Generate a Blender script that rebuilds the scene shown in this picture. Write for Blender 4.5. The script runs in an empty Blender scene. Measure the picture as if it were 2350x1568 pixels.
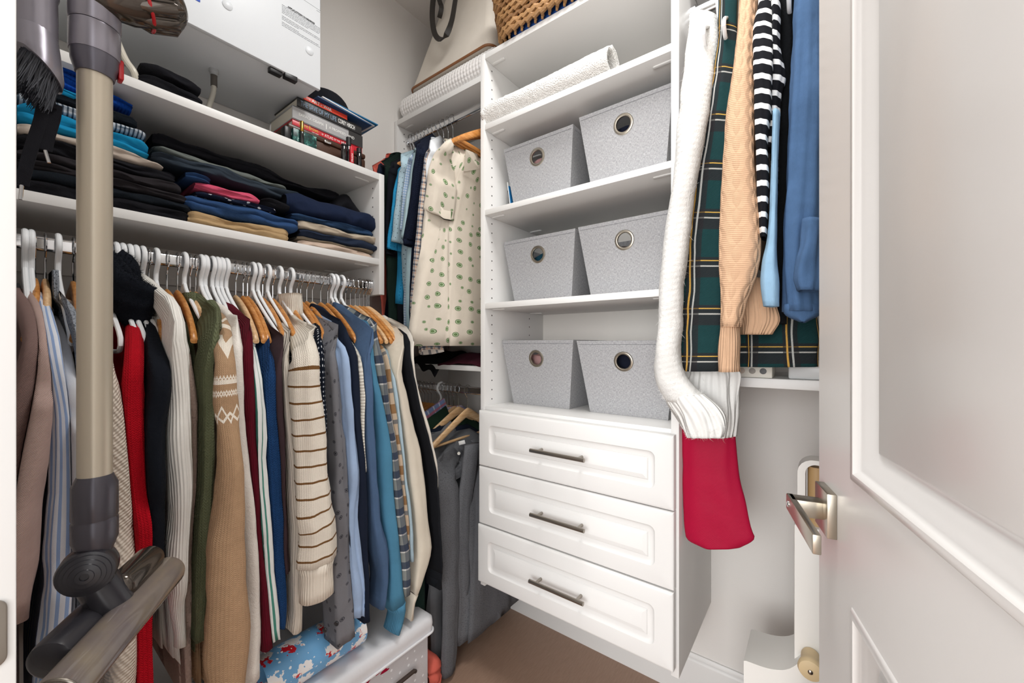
import bpy, bmesh, math, random
from mathutils import Vector, Matrix, noise
random.seed(7)
S = bpy.context.scene
COL = S.collection
# ------------------------------------------------------------------ camera
F, A, Y0, CZ = 925.93, 0.6497, 791.41, 1.14
CA, SA = math.cos(A), math.sin(A)
cam = bpy.data.cameras.new('camera'); cam.sensor_width = 36; cam.lens = F*36/2350
cam.shift_y = (Y0-784)/2350; cam.clip_start = 0.01
camo = bpy.data.objects.new('camera', cam); COL.objects.link(camo)
camo.location = (0, 0, CZ); camo.rotation_euler = (math.pi/2, 0, A)
S.camera = camo
# ------------------------------------------------------------------ light
S.view_settings.view_transform = 'Standard'; S.view_settings.look = 'None'
S.view_settings.gamma = 1; S.view_settings.use_curve_mapping = False
S.view_settings.exposure = -0.06
wd = bpy.data.worlds.new('world'); S.world = wd; wd.use_nodes = True
wd.node_tree.nodes['Background'].inputs[0].default_value = (1.0, 1.0, 1.0, 1)
wd.node_tree.nodes['Background'].inputs[1].default_value = 2.5
def area(name, loc, target, sx, sy, power, col=(1, .97, .93)):
    l = bpy.data.lights.new(name, 'AREA'); l.shape = 'RECTANGLE'; l.size = sx; l.size_y = sy
    l.energy = power; l.color = col
    o = bpy.data.objects.new(name, l); COL.objects.link(o); o.location = loc
    o.rotation_euler = (Vector(target)-Vector(loc)).to_track_quat('-Z', 'Y').to_euler()
    return o
# window of the room beyond the doorway, behind the camera
area('bedroom_window_offscreen', (.35, -3.0, 1.45), (-.45, 1.0, 1.15), 2.4, 1.7, 118, (1, 1, 1))
# ceiling lamp of the closet, above the frame
area('closet_ceiling_lamp_offscreen', (-.30, .60, 2.595), (-.30, .60, 0), .36, .36, 16, (1, .99, .97))
# ------------------------------------------------------------------ pixel rays (photo frame 2350x1568)
def ray(px, py):
    t = (px-1175)/F; u = (Y0-py)/F
    return Vector((CA*t-SA, SA*t+CA, u))
O = Vector((0, 0, CZ))
def onX(px, py, X): r = ray(px, py); return O+r*(X/r.x)
def onY(px, py, Y): r = ray(px, py); return O+r*(Y/r.y)
def onZ(px, py, Z): r = ray(px, py); return O+r*((Z-CZ)/r.z)
# ------------------------------------------------------------------ materials
def lin(h):
    h = h.lstrip('#'); c = [int(h[i:i+2], 16)/255 for i in (0, 2, 4)]
    return tuple(x/12.92 if x <= .04045 else ((x+.055)/1.055)**2.4 for x in c)+(1,)
class NT:
    def __init__(s, name):
        s.m = bpy.data.materials.new(name); s.m.use_nodes = True
        s.t = s.m.node_tree; s.b = s.t.nodes['Principled BSDF']
    def n(s, typ, props=None, **inp):
        x = s.t.nodes.new(typ)
        for k, v in (props or {}).items(): setattr(x, k, v)
        for k, v in inp.items():
            key = int(k[1:]) if k[0] == 'i' and k[1:].isdigit() else k.replace('_', ' ')
            s.put(x.inputs[key], v)
        return x
    def put(s, sock, v):
        if isinstance(v, bpy.types.NodeSocket): s.t.links.new(v, sock)
        elif isinstance(v, str): sock.default_value = lin(v)
        else: sock.default_value = v
    def ma(s, op, a, b=0.0, c=0.0):
        return s.n('ShaderNodeMath', {'operation': op}, i0=a, i1=b, i2=c).outputs[0]
    def uv(s):
        if not hasattr(s, '_uv'):
            u = s.t.nodes.new('ShaderNodeUVMap'); x = s.n('ShaderNodeSeparateXYZ', i0=u.outputs[0])
            s._uv = (x.outputs[0], x.outputs[1], u.outputs[0])
        return s._uv
    def obj(s):
        return s.t.nodes.new('ShaderNodeTexCoord').outputs['Object']
    def gen(s):
        return s.t.nodes.new('ShaderNodeNewGeometry').outputs['Position']
    def noise(s, vec, scale, detail=2, rough=.5):
        return s.n('ShaderNodeTexNoise', None, Vector=vec, Scale=scale, Detail=float(detail), Roughness=rough).outputs[0]
    def mix(s, f, a, b):
        x = s.t.nodes.new('ShaderNodeMix'); x.data_type = 'RGBA'
        s.put(x.inputs[0], f); s.put(x.inputs[6], a); s.put(x.inputs[7], b)
        return x.outputs[2]
    def ramp(s, f, stops):
        x = s.t.nodes.new('ShaderNodeValToRGB'); s.put(x.inputs[0], f)
        while len(x.color_ramp.elements) < len(stops): x.color_ramp.elements.new(.5)
        for e, (p, c) in zip(x.color_ramp.elements, stops):
            e.position = p; e.color = lin(c) if isinstance(c, str) else c
        return x.outputs[0]
    def frac(s, v, period, ph=0.0):
        return s.ma('FRACT', s.ma('ADD', s.ma('DIVIDE', v, period), ph))
    def band(s, v, period, duty, ph=0.0):
        return s.ma('LESS_THAN', s.frac(v, period, ph), duty)
    def sin(s, v, period, ph=0.0):
        return s.ma('SINE', s.ma('ADD', s.ma('MULTIPLY', v, 2*math.pi/period), ph))
    def done(s, col, rough=.6, metal=0.0, height=None, dist=.002, strength=.6, sheen=0.0, spec=None, **kw):
        b = s.b
        s.put(b.inputs['Base Color'], col); s.put(b.inputs['Roughness'], rough); s.put(b.inputs['Metallic'], metal)
        if spec is not None: b.inputs['Specular IOR Level'].default_value = spec
        if sheen: b.inputs['Sheen Weight'].default_value = sheen; b.inputs['Sheen Roughness'].default_value = .6
        if height is not None:
            bp = s.n('ShaderNodeBump', None, Height=height, Distance=dist, Strength=strength)
            s.t.links.new(bp.outputs[0], b.inputs['Normal'])
        for k, v in kw.items(): s.put(b.inputs[k.replace('_', ' ')], v)
        return s.m
MATS = {}; GAIN = [1.1]
def plain(name, col, rough=.5, metal=0.0, bump=0.0, bscale=300, vary=.04, spec=None, **kw):
    k = ('p', name)
    if k in MATS: return MATS[k]
    t = NT(name); p = t.obj()
    n1 = t.noise(p, 9, 3); c = lin(col)
    dk = tuple(x*(1-vary*2) for x in c[:3])+(1,)
    cc = t.mix(n1, dk, c)
    h = t.noise(p, bscale, 2) if bump else None
    MATS[k] = t.done(cc, rough, metal, h, bump or .001, .5, spec=spec, **kw)
    return MATS[k]
def fabric(name, col, kind='weave', col2=None, period=.012, pat=None, rough=.95, sheen=.0, vary=.10, hd=None):
    """cloth: colour pattern (pat) and relief (kind) both in metres on the UV map"""
    k = ('f', name)
    if k in MATS: return MATS[k]
    t = NT(name); u, v, uvv = t.uv(); o = t.obj()
    c0 = lin(col)[:3]; gn = min(GAIN[0], max(.74/max(c0), min(1.0, GAIN[0]))); c = tuple(x*gn for x in c0)+(1,); dk = tuple(x*(1-vary*2.2) for x in c[:3])+(1,)
    cc = t.mix(t.noise(o, 34, 4, .65), dk, c)
    P = pat or {}
    def lay(mask, colr):
        nonlocal cc; cc = t.mix(mask, cc, colr)
    for it in P.get('v', []): lay(t.ma('MULTIPLY', t.ma('MULTIPLY', t.band(v, it[0], it[1], it[2]), it[4] if len(it) > 4 else 1.0), t.ma('GREATER_THAN', v, P.get('vmin', -9.0))), it[3])
    for it in P.get('u', []): lay(t.ma('MULTIPLY', t.band(u, it[0], it[1], it[2]), it[4] if len(it) > 4 else 1.0), it[3])
    for sc, r0, colr, rnd in P.get('dots', []):
        vo = t.n('ShaderNodeTexVoronoi', {'voronoi_dimensions': '2D'}, Vector=uvv, Scale=1/sc, Randomness=rnd)
        lay(t.ma('LESS_THAN', vo.outputs['Distance'], r0), colr)
    for sc, rnd, r1, r2, c1, c2, c3 in P.get('medal', []):
        vo = t.n('ShaderNodeTexVoronoi', {'voronoi_dimensions': '2D'}, Vector=uvv, Scale=1/sc, Randomness=rnd)
        dv = t.n('ShaderNodeVectorMath', {'operation': 'SUBTRACT'}, i0=t.n('ShaderNodeVectorMath', {'operation': 'SCALE'}, i0=uvv, Scale=1/sc).outputs[0], i1=vo.outputs['Position'])
        sx = t.n('ShaderNodeSeparateXYZ', i0=dv.outputs[0])
        ang = t.ma('ARCTAN2', sx.outputs[1], sx.outputs[0])
        rr = t.ma('ADD', vo.outputs['Distance'], t.ma('MULTIPLY', t.ma('COSINE', t.ma('MULTIPLY', ang, 8.0)), .018))
        sel = t.ma('GREATER_THAN', t.n('ShaderNodeSeparateColor', i0=vo.outputs['Color']).outputs[0], .45)
        rad = t.ma('ADD', r2, t.ma('MULTIPLY', sel, r1-r2))
        lay(t.ma('LESS_THAN', rr, rad), c1)
        lay(t.ma('LESS_THAN', rr, t.ma('MULTIPLY', rad, .80)), c2)
        lay(t.ma('LESS_THAN', rr, t.ma('MULTIPLY', rad, .45)), c1)
        lay(t.ma('LESS_THAN', rr, t.ma('MULTIPLY', rad, .28)), c3)
    if 'zig' in P:
        for v0, amp, per, w, colr in P['zig']:
            tri = t.ma('ABSOLUTE', t.ma('SUBTRACT', t.frac(u, per), .5))
            d = t.ma('ABSOLUTE', t.ma('SUBTRACT', v, t.ma('ADD', v0, t.ma('MULTIPLY', tri, amp))))
            lay(t.ma('LESS_THAN', d, w), colr)
    for v0, v1, colr in P.get('vband', []):
        lay(t.ma('MULTIPLY', t.ma('GREATER_THAN', v, v0), t.ma('LESS_THAN', v, v1)), colr)
    if 'specks' in P:
        sc, thr, colr = P['specks']
        lay(t.ma('GREATER_THAN', t.noise(uvv, 1/sc, 2), thr), colr)
    fine = t.noise(o, 900, 2)
    p = period
    if kind == 'rib':
        h = t.sin(u, p); cc2 = t.ma('MULTIPLY', t.ma('SUBTRACT', h, 1.0), -.055)
        d = p*.22
    elif kind == 'knit':
        fu = t.ma('ABSOLUTE', t.ma('SUBTRACT', t.frac(u, p), .5))
        vv = t.ma('ADD', t.ma('DIVIDE', v, p*.7), t.ma('MULTIPLY', fu, 1.5))
        s1 = t.ma('SINE', t.ma('MULTIPLY', vv, 2*math.pi))
        h = t.ma('ADD', t.ma('MULTIPLY', s1, .6), t.ma('MULTIPLY', t.sin(u, p), .6))
        cc2 = t.ma('MULTIPLY', t.ma('SUBTRACT', h, 1.2), -.09); d = p*.25
    elif kind == 'chunky':
        h = t.ma('MULTIPLY', t.sin(v, p), t.sin(t.ma('ADD', u, t.ma('MULTIPLY', t.frac(t.ma('DIVIDE', v, 2.0), p), p)), p*1.1))
        cc2 = t.ma('MULTIPLY', t.ma('SUBTRACT', h, 1.0), -.12); d = p*.35
    elif kind == 'vrib':
        h = t.sin(v, p); cc2 = t.ma('MULTIPLY', t.ma('SUBTRACT', h, 1.0), -.08); d = p*.22
    elif kind == 'mohair':
        h = t.ma('ADD', t.ma('MULTIPLY', t.sin(t.ma('ADD', v, t.ma('MULTIPLY', u, .25)), p), .16), t.ma('MULTIPLY', t.noise(o, 150, 4, .75), 1.6)); cc2 = t.ma('MULTIPLY', t.ma('SUBTRACT', 1.0, h), .10); d = .0035
    elif kind == 'cable':
        # braided cables between narrow ribs
        w = t.ma('MULTIPLY', t.sin(v, p*2.4), p*.22)
        fu = t.frac(t.ma('ADD', u, w), p)
        fu2 = t.frac(t.ma('SUBTRACT', u, w), p)
        c1 = t.ma('ABSOLUTE', t.ma('SUBTRACT', fu, .5)); c2_ = t.ma('ABSOLUTE', t.ma('SUBTRACT', fu2, .5))
        h = t.ma('MULTIPLY', t.ma('MAXIMUM', t.ma('SUBTRACT', .26, c1), t.ma('SUBTRACT', .26, c2_)), 3.0)
        h = t.ma('MAXIMUM', h, 0.0)
        h = t.ma('ADD', h, t.ma('MULTIPLY', t.sin(v, .004), .10))
        cc2 = t.ma('MULTIPLY', t.ma('SUBTRACT', 1.0, h), .28); d = p*.22
    elif kind == 'twill':
        h = t.sin(t.ma('ADD', u, v), .0028); cc2 = t.ma('MULTIPLY', h, .06); d = .0005
    elif kind == 'denim':
        n2 = t.n('ShaderNodeMapping', None, Vector=uvv, Scale=(1400, 90, 1)).outputs[0]
        h = t.noise(n2, 1, 3); cc2 = t.ma('MULTIPLY', h, .35); d = .0006
    elif kind == 'fuzzy':
        h = t.noise(o, 160, 4, .7); cc2 = t.ma('MULTIPLY', t.ma('SUBTRACT', 1.0, h), .45); d = .004
    elif kind == 'boucle':
        vo = t.n('ShaderNodeTexVoronoi', None, Vector=o, Scale=1/p)
        h = t.ma('SUBTRACT', 1.0, vo.outputs['Distance']); cc2 = t.ma('MULTIPLY', vo.outputs['Distance'], .5); d = p*.7
    elif kind == 'satin':
        h = t.sin(t.ma('ADD', u, v), .0035); cc2 = t.ma('MULTIPLY', h, .05); d = .0002
    else:
        h = t.ma('MULTIPLY', t.sin(u, .0016), t.sin(v, .0016)); cc2 = t.ma('MULTIPLY', fine, .10); d = .0003
    if kind == 'denim':   # pale weft threads between the indigo warp; every other relief is shaded by light alone
        cc = t.mix(t.n('ShaderNodeClamp', None, Value=cc2).outputs[0], cc, tuple(x*.45 for x in c[:3])+(1,))
    wr = t.noise(o, 22, 3)
    hh = t.ma('ADD', t.ma('MULTIPLY', h, d), t.ma('ADD', t.ma('MULTIPLY', wr, .006), t.ma('MULTIPLY', fine, .0006)))
    MATS[k] = t.done(cc, rough, 0, hh, 1.0, .55 if kind != 'satin' else .3, sheen=sheen, spec=.18)
    return MATS[k]
# ------------------------------------------------------------------ mesh helpers
def link(o, parent=None):
    COL.objects.link(o)
    if parent is not None: o.parent = parent
    return o
def mesh(name, verts, faces, mat, parent=None, uv=None, smooth=True, auto=None):
    me = bpy.data.meshes.new(name)
    me.from_pydata([tuple(v) for v in verts], [], [tuple(f) for f in faces])
    if uv is not None:
        l = me.uv_layers.new(name='UVMap')
        for p in me.polygons:
            for li, k in zip(p.loop_indices, uv[p.index]): l.data[li].uv = k
    if smooth:
        for p in me.polygons: p.use_smooth = True
        if auto: me.set_sharp_from_angle(angle=math.radians(auto))
    if mat: me.materials.append(mat)
    return link(bpy.data.objects.new(name, me), parent)
def tag(o, label, cat, group=None, kind=None):
    if label: o['label'] = label
    if cat: o['category'] = cat
    if group: o['group'] = group
    if kind: o['kind'] = kind
    return o
def struct(o): o['kind'] = 'structure'; return o
def empty(name, loc=(0, 0, 0), label=None, cat=None, group=None, rz=0.0, parent=None):
    o = bpy.data.objects.new(name, None); o.empty_display_size = .02
    link(o, parent); o.location = loc; o.rotation_euler = (0, 0, rz)
    return tag(o, label, cat, group)
def reparent(o, p):
    """parent keeping world coordinates for parents that are only translated/rotated"""
    bpy_m = Matrix.LocRotScale(p.location, p.rotation_euler, None)
    if p.parent is not None:
        q = p.parent; bpy_m = Matrix.LocRotScale(q.location, q.rotation_euler, None) @ bpy_m
    o.parent = p; o.matrix_parent_inverse = bpy_m.inverted()
    return o
class MB:
    def __init__(s): s.v = []; s.f = []
    def add(s, vs, fs):
        k = len(s.v); s.v += [Vector(x) for x in vs]; s.f += [tuple(i+k for i in f) for f in fs]; return s
    def box(s, a, b, bev=0.0, M=None):
        x0, y0, z0 = a; x1, y1, z1 = b
        if bev:
            bm = bmesh.new(); bmesh.ops.create_cube(bm, size=1)
            for v in bm.verts: v.co = Vector(((x0+x1)/2+v.co.x*(x1-x0), (y0+y1)/2+v.co.y*(y1-y0), (z0+z1)/2+v.co.z*(z1-z0)))
            bmesh.ops.bevel(bm, geom=list(bm.edges), offset=bev, segments=2, profile=.5, affect='EDGES')
            bm.verts.index_update(); vs = [v.co.copy() for v in bm.verts]; fs = [[v.index for v in f.verts] for f in bm.faces]; bm.free()
        else:
            vs = [Vector((x, y, z)) for x in (x0, x1) for y in (y0, y1) for z in (z0, z1)]
            fs = [(0, 1, 3, 2), (4, 6, 7, 5), (0, 4, 5, 1), (2, 3, 7, 6), (0, 2, 6, 4), (1, 5, 7, 3)]
        if M is not None: vs = [M @ v for v in vs]
        return s.add(vs, fs)
    def tube(s, pts, r, n=10, cap=True, up=None):
        pts = [Vector(p) for p in pts]; rr = r if isinstance(r, (list, tuple)) else [r]*len(pts)
        vs = []; fs = []; prev = None
        for i, p in enumerate(pts):
            t = (pts[min(i+1, len(pts)-1)]-pts[max(i-1, 0)]).normalized()
            if prev is None:
                a = Vector((0, 0, 1)) if abs(t.z) < .9 else Vector((1, 0, 0))
                e = (a-t*a.dot(t)).normalized()
            else: e = (prev-t*prev.dot(t)).normalized()
            prev = e; g = t.cross(e)
            for j in range(n):
                th = 2*math.pi*j/n; vs.append(p+(e*math.cos(th)+g*math.sin(th))*rr[i])
        for i in range(len(pts)-1):
            for j in range(n):
                k = (j+1) % n; fs.append((i*n+j, i*n+k, (i+1)*n+k, (i+1)*n+j))
        if cap: fs.append(tuple(range(n))[::-1]); fs.append(tuple(range((len(pts)-1)*n, len(pts)*n)))
        return s.add(vs, fs)
    def lathe(s, prof, M=None, n=32, cap=True):
        vs = []; fs = []
        for r, z in prof:
            for j in range(n):
                th = 2*math.pi*j/n; v = Vector((r*math.cos(th), r*math.sin(th), z)); vs.append(M @ v if M is not None else v)
        for i in range(len(prof)-1):
            for j in range(n):
                k = (j+1) % n; fs.append((i*n+j, i*n+k, (i+1)*n+k, (i+1)*n+j))
        if cap: fs.append(tuple(range(n))[::-1]); fs.append(tuple(range((len(prof)-1)*n, len(prof)*n)))
        return s.add(vs, fs)
    def loops(s, loops, cap0=False, cap1=True):
        n = len(loops[0]); vs = [p for l in loops for p in l]; fs = []
        for i in range(len(loops)-1):
            for j in range(n):
                k = (j+1) % n; fs.append((i*n+j, i*n+k, (i+1)*n+k, (i+1)*n+j))
        if cap0: fs.append(tuple(range(n))[::-1])
        if cap1: fs.append(tuple(range((len(loops)-1)*n, len(loops)*n)))
        return s.add(vs, fs)
    def o(s, name, mat, parent=None, smooth=True, auto=35):
        return mesh(name, s.v, s.f, mat, parent, None, smooth, auto)
def box(name, a, b, mat, parent=None, bev=0.0015): return MB().box(a, b, bev).o(name, mat, parent)
def crom(pts, n):
    """Catmull-Rom through pts (tuples of any size), n samples evenly over the chord length"""
    P = [Vector(p) for p in pts]
    d = [0.0]
    for a, b in zip(P, P[1:]): d.append(d[-1]+max((b-a).length, 1e-9))
    out = []
    for i in range(n):
        s_ = d[-1]*i/(n-1); k = 0
        while k < len(P)-2 and s_ > d[k+1]: k += 1
        t = (s_-d[k])/(d[k+1]-d[k])
        p0 = P[k-1] if k else P[0]*2-P[1]; p1 = P[k]; p2 = P[k+1]; p3 = P[k+2] if k+2 < len(P) else P[-1]*2-P[-2]
        m1 = (p2-p0)*.5; m2 = (p3-p1)*.5
        h = t*t*t; q = t*t
        out.append(p1*(2*h-3*q+1)+m1*(h-2*q+t)+p2*(-2*h+3*q)+m2*(h-q))
    return out
def lerp_list(L, n):
    if not isinstance(L, (list, tuple)): return [L]*n
    o = []
    for i in range(n):
        x = i/(n-1)*(len(L)-1); k = min(int(x), len(L)-2) if len(L) > 1 else 0
        o.append(L[0] if len(L) == 1 else L[k]+(L[k+1]-L[k])*(x-k))
    return o
def clothtube(name, C, AX, BX, mat, parent, n=28, fold=.10, nf=3, seed=0, open_end=True, expo=2.0, open_start=False, wr=.006, uoff=0.0):
    """cloth tube round centres C with half-axes AX, BX; lengthwise folds + wrinkles; UV in metres"""
    m = len(C); rnd = random.Random(seed); ph = [rnd.uniform(0, 6.28) for _ in range(4)]
    sd = Vector((seed*1.37 % 50, seed*.77 % 31, 0))
    vs = []; ring_len = []; vlen = [0.0]
    for i in range(1, m): vlen.append(vlen[-1]+(C[i]-C[i-1]).length)
    L = vlen[-1] or 1
    for i in range(m):
        a, b = AX[i], BX[i]; ln = 0; last = None; tt = vlen[i]/L
        amp = fold*min(1, tt*3+.15)
        for j in range(n):
            th = -math.pi+2*math.pi*j/n
            c, s_ = math.cos(th), math.sin(th)
            if expo != 2.0:
                c = math.copysign(abs(c)**(2/expo), c); s_ = math.copysign(abs(s_)**(2/expo), s_)
            k = 1+amp*(math.sin(nf*th+ph[0]+1.2*math.sin(tt*4+ph[1]))*.6+math.sin((nf*2+1)*th+ph[2]+tt*3)*.4)
            d = a*c+b*s_
            p = C[i]+d*k
            if wr:
                q = noise.noise(Vector((d.x*14, d.y*14, p.z*9))+sd)+.5*noise.noise(Vector((d.x*30, d.y*30, p.z*24))+sd)
                p += d.normalized()*wr*q*min(1, d.length/.02)
            vs.append(p)
            if last is not None: ln += (p-last).length
            last = p
        ring_len.append(ln)
    rl = sum(ring_len)/m
    fs = []; uv = []
    for i in range(m-1):
        for j in range(n):
            k = (j+1) % n
            fs.append((i*n+j, i*n+k, (i+1)*n+k, (i+1)*n+j))
            u0 = rl*(j/n-.5)+uoff; u1 = rl*((j+1)/n-.5)+uoff
            uv.append([(u0, vlen[i]), (u1, vlen[i]), (u1, vlen[i+1]), (u0, vlen[i+1])])
    def endcap(i, sgn):
        base = i*n; t = (C[i]-C[i-sgn]).normalized()
        k0 = len(vs)
        for j in range(n): vs.append(C[i]+(vs[base+j]-C[i])*.86)
        k1 = len(vs)
        for j in range(n): vs.append(C[i]+(vs[base+j]-C[i])*.8-t*.03)
        for (p_, q_) in ((base, k0), (k0, k1)):
            for j in range(n):
                k = (j+1) % n; fs.append((p_+j, p_+k, q_+k, q_+j)); uv.append([(rl*(j/n-.5), vlen[i])]*4)
        fs.append(tuple(range(k1, k1+n))); uv.append([(0, vlen[i])]*n)
    if open_end: endcap(m-1, 1)
    else: fs.append(tuple(range((m-1)*n, m*n))); uv.append([(0, L)]*n)
    if open_start: endcap(0, -1)
    else: fs.append(tuple(range(n))[::-1]); uv.append([(0, 0)]*n)
    o = mesh(name, vs, fs, mat, None, uv)
    if parent is not None: reparent(o, parent)
    return o
def fuzz(o, count, length, mat, seed=0, th=.00028):
    """short fibres standing off a cloth mesh, joined into one part"""
    me = o.data; rnd = random.Random(seed); ps = list(me.polygons); w = [p.area for p in ps]
    mb = MB()
    for p in rnd.choices(ps, weights=w, k=count):
        vs = [me.vertices[i].co for i in p.vertices][:4]
        ws = [rnd.random() for _ in vs]; sw = sum(ws); c = sum((v*(k/sw) for v, k in zip(vs, ws)), Vector())
        d = (p.normal+Vector((rnd.gauss(0, .5), rnd.gauss(0, .5), rnd.gauss(-.2, .5)))).normalized()
        s_ = d.cross(Vector((rnd.gauss(0, 1), rnd.gauss(0, 1), rnd.gauss(0, 1)))).normalized()*th
        l = length*rnd.uniform(.4, 1.2)
        m_ = c+d*l*.55+Vector((rnd.gauss(0, .15), rnd.gauss(0, .15), rnd.gauss(0, .15)))*l
        mb.add([c-s_, c+s_, m_+s_*.7, m_-s_*.7, c+d*l+(m_-c-d*l*.55)*1.5], [(0, 1, 2, 3), (3, 2, 4)])
    f = mb.o('fuzz', mat, None, True, None); f['kind'] = 'stuff'
    f.parent = o.parent; f.matrix_parent_inverse = o.matrix_parent_inverse.copy()
    return f
def text(name, body, M, size, mat, parent, ext=.0003, align='LEFT', bold=0.0, sx=1.0, fit=None):
    cu = bpy.data.curves.new(name, 'FONT'); cu.body = body; cu.size = size; cu.extrude = ext; cu.align_x = align; cu.align_y = 'CENTER'; cu.offset = bold
    cu.resolution_u = 3
    o = bpy.data.objects.new(name, cu); COL.objects.link(o)
    dg = bpy.context.evaluated_depsgraph_get(); me = bpy.data.meshes.new_from_object(o.evaluated_get(dg))
    bpy.data.objects.remove(o); bpy.data.curves.remove(cu)
    if fit and len(me.vertices):
        xs = [v.co.x for v in me.vertices]; sx = fit/(max(xs)-min(xs)); x0_ = min(xs)
        for v in me.vertices: v.co.x -= x0_
    for v in me.vertices: v.co = M @ Vector((v.co.x*sx, v.co.y, v.co.z))
    me.materials.clear(); me.materials.append(mat)
    return link(bpy.data.objects.new(name, me), parent)
def basis(o, x, y):
    """matrix with origin o, local x along x, local y along y"""
    x = Vector(x).normalized(); y = Vector(y); y = (y-x*y.dot(x)).normalized(); z = x.cross(y)
    M = Matrix((x, y, z)).transposed().to_4x4(); M.translation = Vector(o); return M
def rrect(cx, cy, w, h, r, n=5):
    o = []
    for k, (sx, sy) in enumerate(((1, 1), (-1, 1), (-1, -1), (1, -1))):
        for i in range(n+1):
            a = math.pi/2*(k+i/n); o.append((cx+sx*(w/2-r)+r*math.cos(a), cy+sy*(h/2-r)+r*math.sin(a)))
    return o
def copy_tree(o, parent=None):
    c = o.copy(); COL.objects.link(c); c.parent = parent
    for ch in list(o.children): copy_tree(ch, c)
    return c
# ------------------------------------------------------------------ room
def R(z): return z+CZ
XL, XR, YB, CEIL = -1.48, .45, 1.40, 2.65
m_wall = plain('wall_paint', '#dedbd7', .75, bump=.0004, bscale=250, vary=.01)
m_ceil = plain('ceiling_paint', '#e3dfda', .85, bump=.0004, bscale=200, vary=.01)
m_trim = plain('trim_paint', '#dddcda', .38, vary=.01)
m_mel = plain('white_melamine', '#dddcda', .42, bump=.00015, bscale=420, vary=.008)
m_back = plain('shelf_back', '#e6e2dc', .5, vary=.01)
m_hole = plain('peg_dark', '#241d18', .8)
m_chrome = plain('chrome', '#d9dadc', .10, 1.0, vary=.01)
m_nickel = plain('brushed_nickel', '#b1a99c', .30, 1.0, vary=.03)
m_steel = plain('brushed_steel', '#a09990', .28, 1.0, vary=.03)
t = NT('wood_floor'); o_ = t.gen()
mp = t.n('ShaderNodeMapping', None, Vector=o_, Scale=(30, 3.0, 1), Rotation=(0, 0, .15)).outputs[0]
g1 = t.noise(mp, 6, 5, .65); g2 = t.noise(t.n('ShaderNodeMapping', None, Vector=o_, Scale=(260, 14, 1), Rotation=(0, 0, .15)).outputs[0], 2, 3)
fc = t.mix(g1, '#80645280'[:7], '#a28270'); fc = t.mix(t.ma('MULTIPLY', g2, .5), fc, '#c2a690')
m_floor = t.done(fc, .5, 0, g2, .0012, .5)
struct(box('floor', (-2.2, -2.2, -.03), (1.6, YB+.06, 0), m_floor, bev=0))
struct(box('ceiling', (XL-.06, -.115, CEIL), (XR+.06, YB+.06, CEIL+.05), m_ceil, bev=0))
struct(box('wall_left', (XL-.05, -.115, 0), (XL, YB+.05, CEIL), m_wall, bev=0))
struct(box('wall_back', (XL-.05, YB, 0), (XR+.05, YB+.05, CEIL), m_wall, bev=0))
struct(box('wall_right', (XR, -.115, 0), (XR+.05, YB, CEIL), m_wall, bev=0))
JL, JR = -.555, .172
struct(MB().box((XL, -.115, 0), (JL-.02, .004, CEIL)).box((JR+.02, -.115, 0), (XR, .004, CEIL)).box((JL-.02, -.115, 2.06), (JR+.02, .004, CEIL)).o('wall_front', m_wall, None, False))
# door frame
fr = struct(MB().box((JL-.02, -.12, 0), (JL, .0187, 2.045), .0012).box((JR, -.12, 0), (JR+.02, .0187, 2.045), .0012).box((JL, -.12, 2.045), (JR, .0187, 2.065), .0012).o('trim_1', m_trim))
struct(MB().box((JL-.078, .004, 0), (JL-.006, .0187, 2.12), .003).box((JR+.006, .004, 0), (JR+.078, .0187, 2.12), .003).box((JL-.006, .004, 2.05), (JR+.006, .0187, 2.12), .003).o('trim_2', m_trim))
sp = MB(); pl = rrect(0, 0, .026, .057, .008)
Ms = basis((JL+.0002, .0007, R(-.245)), (0, 1, 0), (0, 0, 1))
sp.loops([[Ms @ Vector((x, y, 0)) for x, y in pl], [Ms @ Vector((x, y, .0016)) for x, y in pl], [Ms @ Vector((x*.94, y*.97, .002)) for x, y in pl]])
o = sp.o('strike_plate', m_steel, fr)
def bboard(name, a, b, n, h=.141):
    """baseboard from a to b, n = room-side normal"""
    a = Vector(a); b = Vector(b); n = Vector(n); mb = MB()
    prof = [(0, 0), (.015, 0), (.015, h-.022), (.013, h-.016), (.009, h-.012), (.008, h-.004), (.005, h), (0, h)]
    mb.loops([[p+n*x+Vector((0, 0, z)) for x, z in prof] for p in (a, b)], True, True)
    return struct(mb.o(name, m_trim, None, True, 30))
bboard('baseboard_back', (XL, YB, 0), (XR, YB, 0), (0, -1, 0))
bboard('baseboard_left', (XL, .0, 0), (XL, YB, 0), (1, 0, 0))
bboard('baseboard_right', (XR, .0, 0), (XR, YB, 0), (-1, 0, 0))
# ceiling lamp body
cl = empty('ceiling_lamp', (-.30, .60, 2.60), 'round flush white ceiling lamp lighting the closet', 'lamp')
MB().lathe([(.02, .05), (.2, .05), (.2, .03), (.19, .02), (.19, .015)], n=40).o('lamp_base', m_trim, cl)
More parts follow.
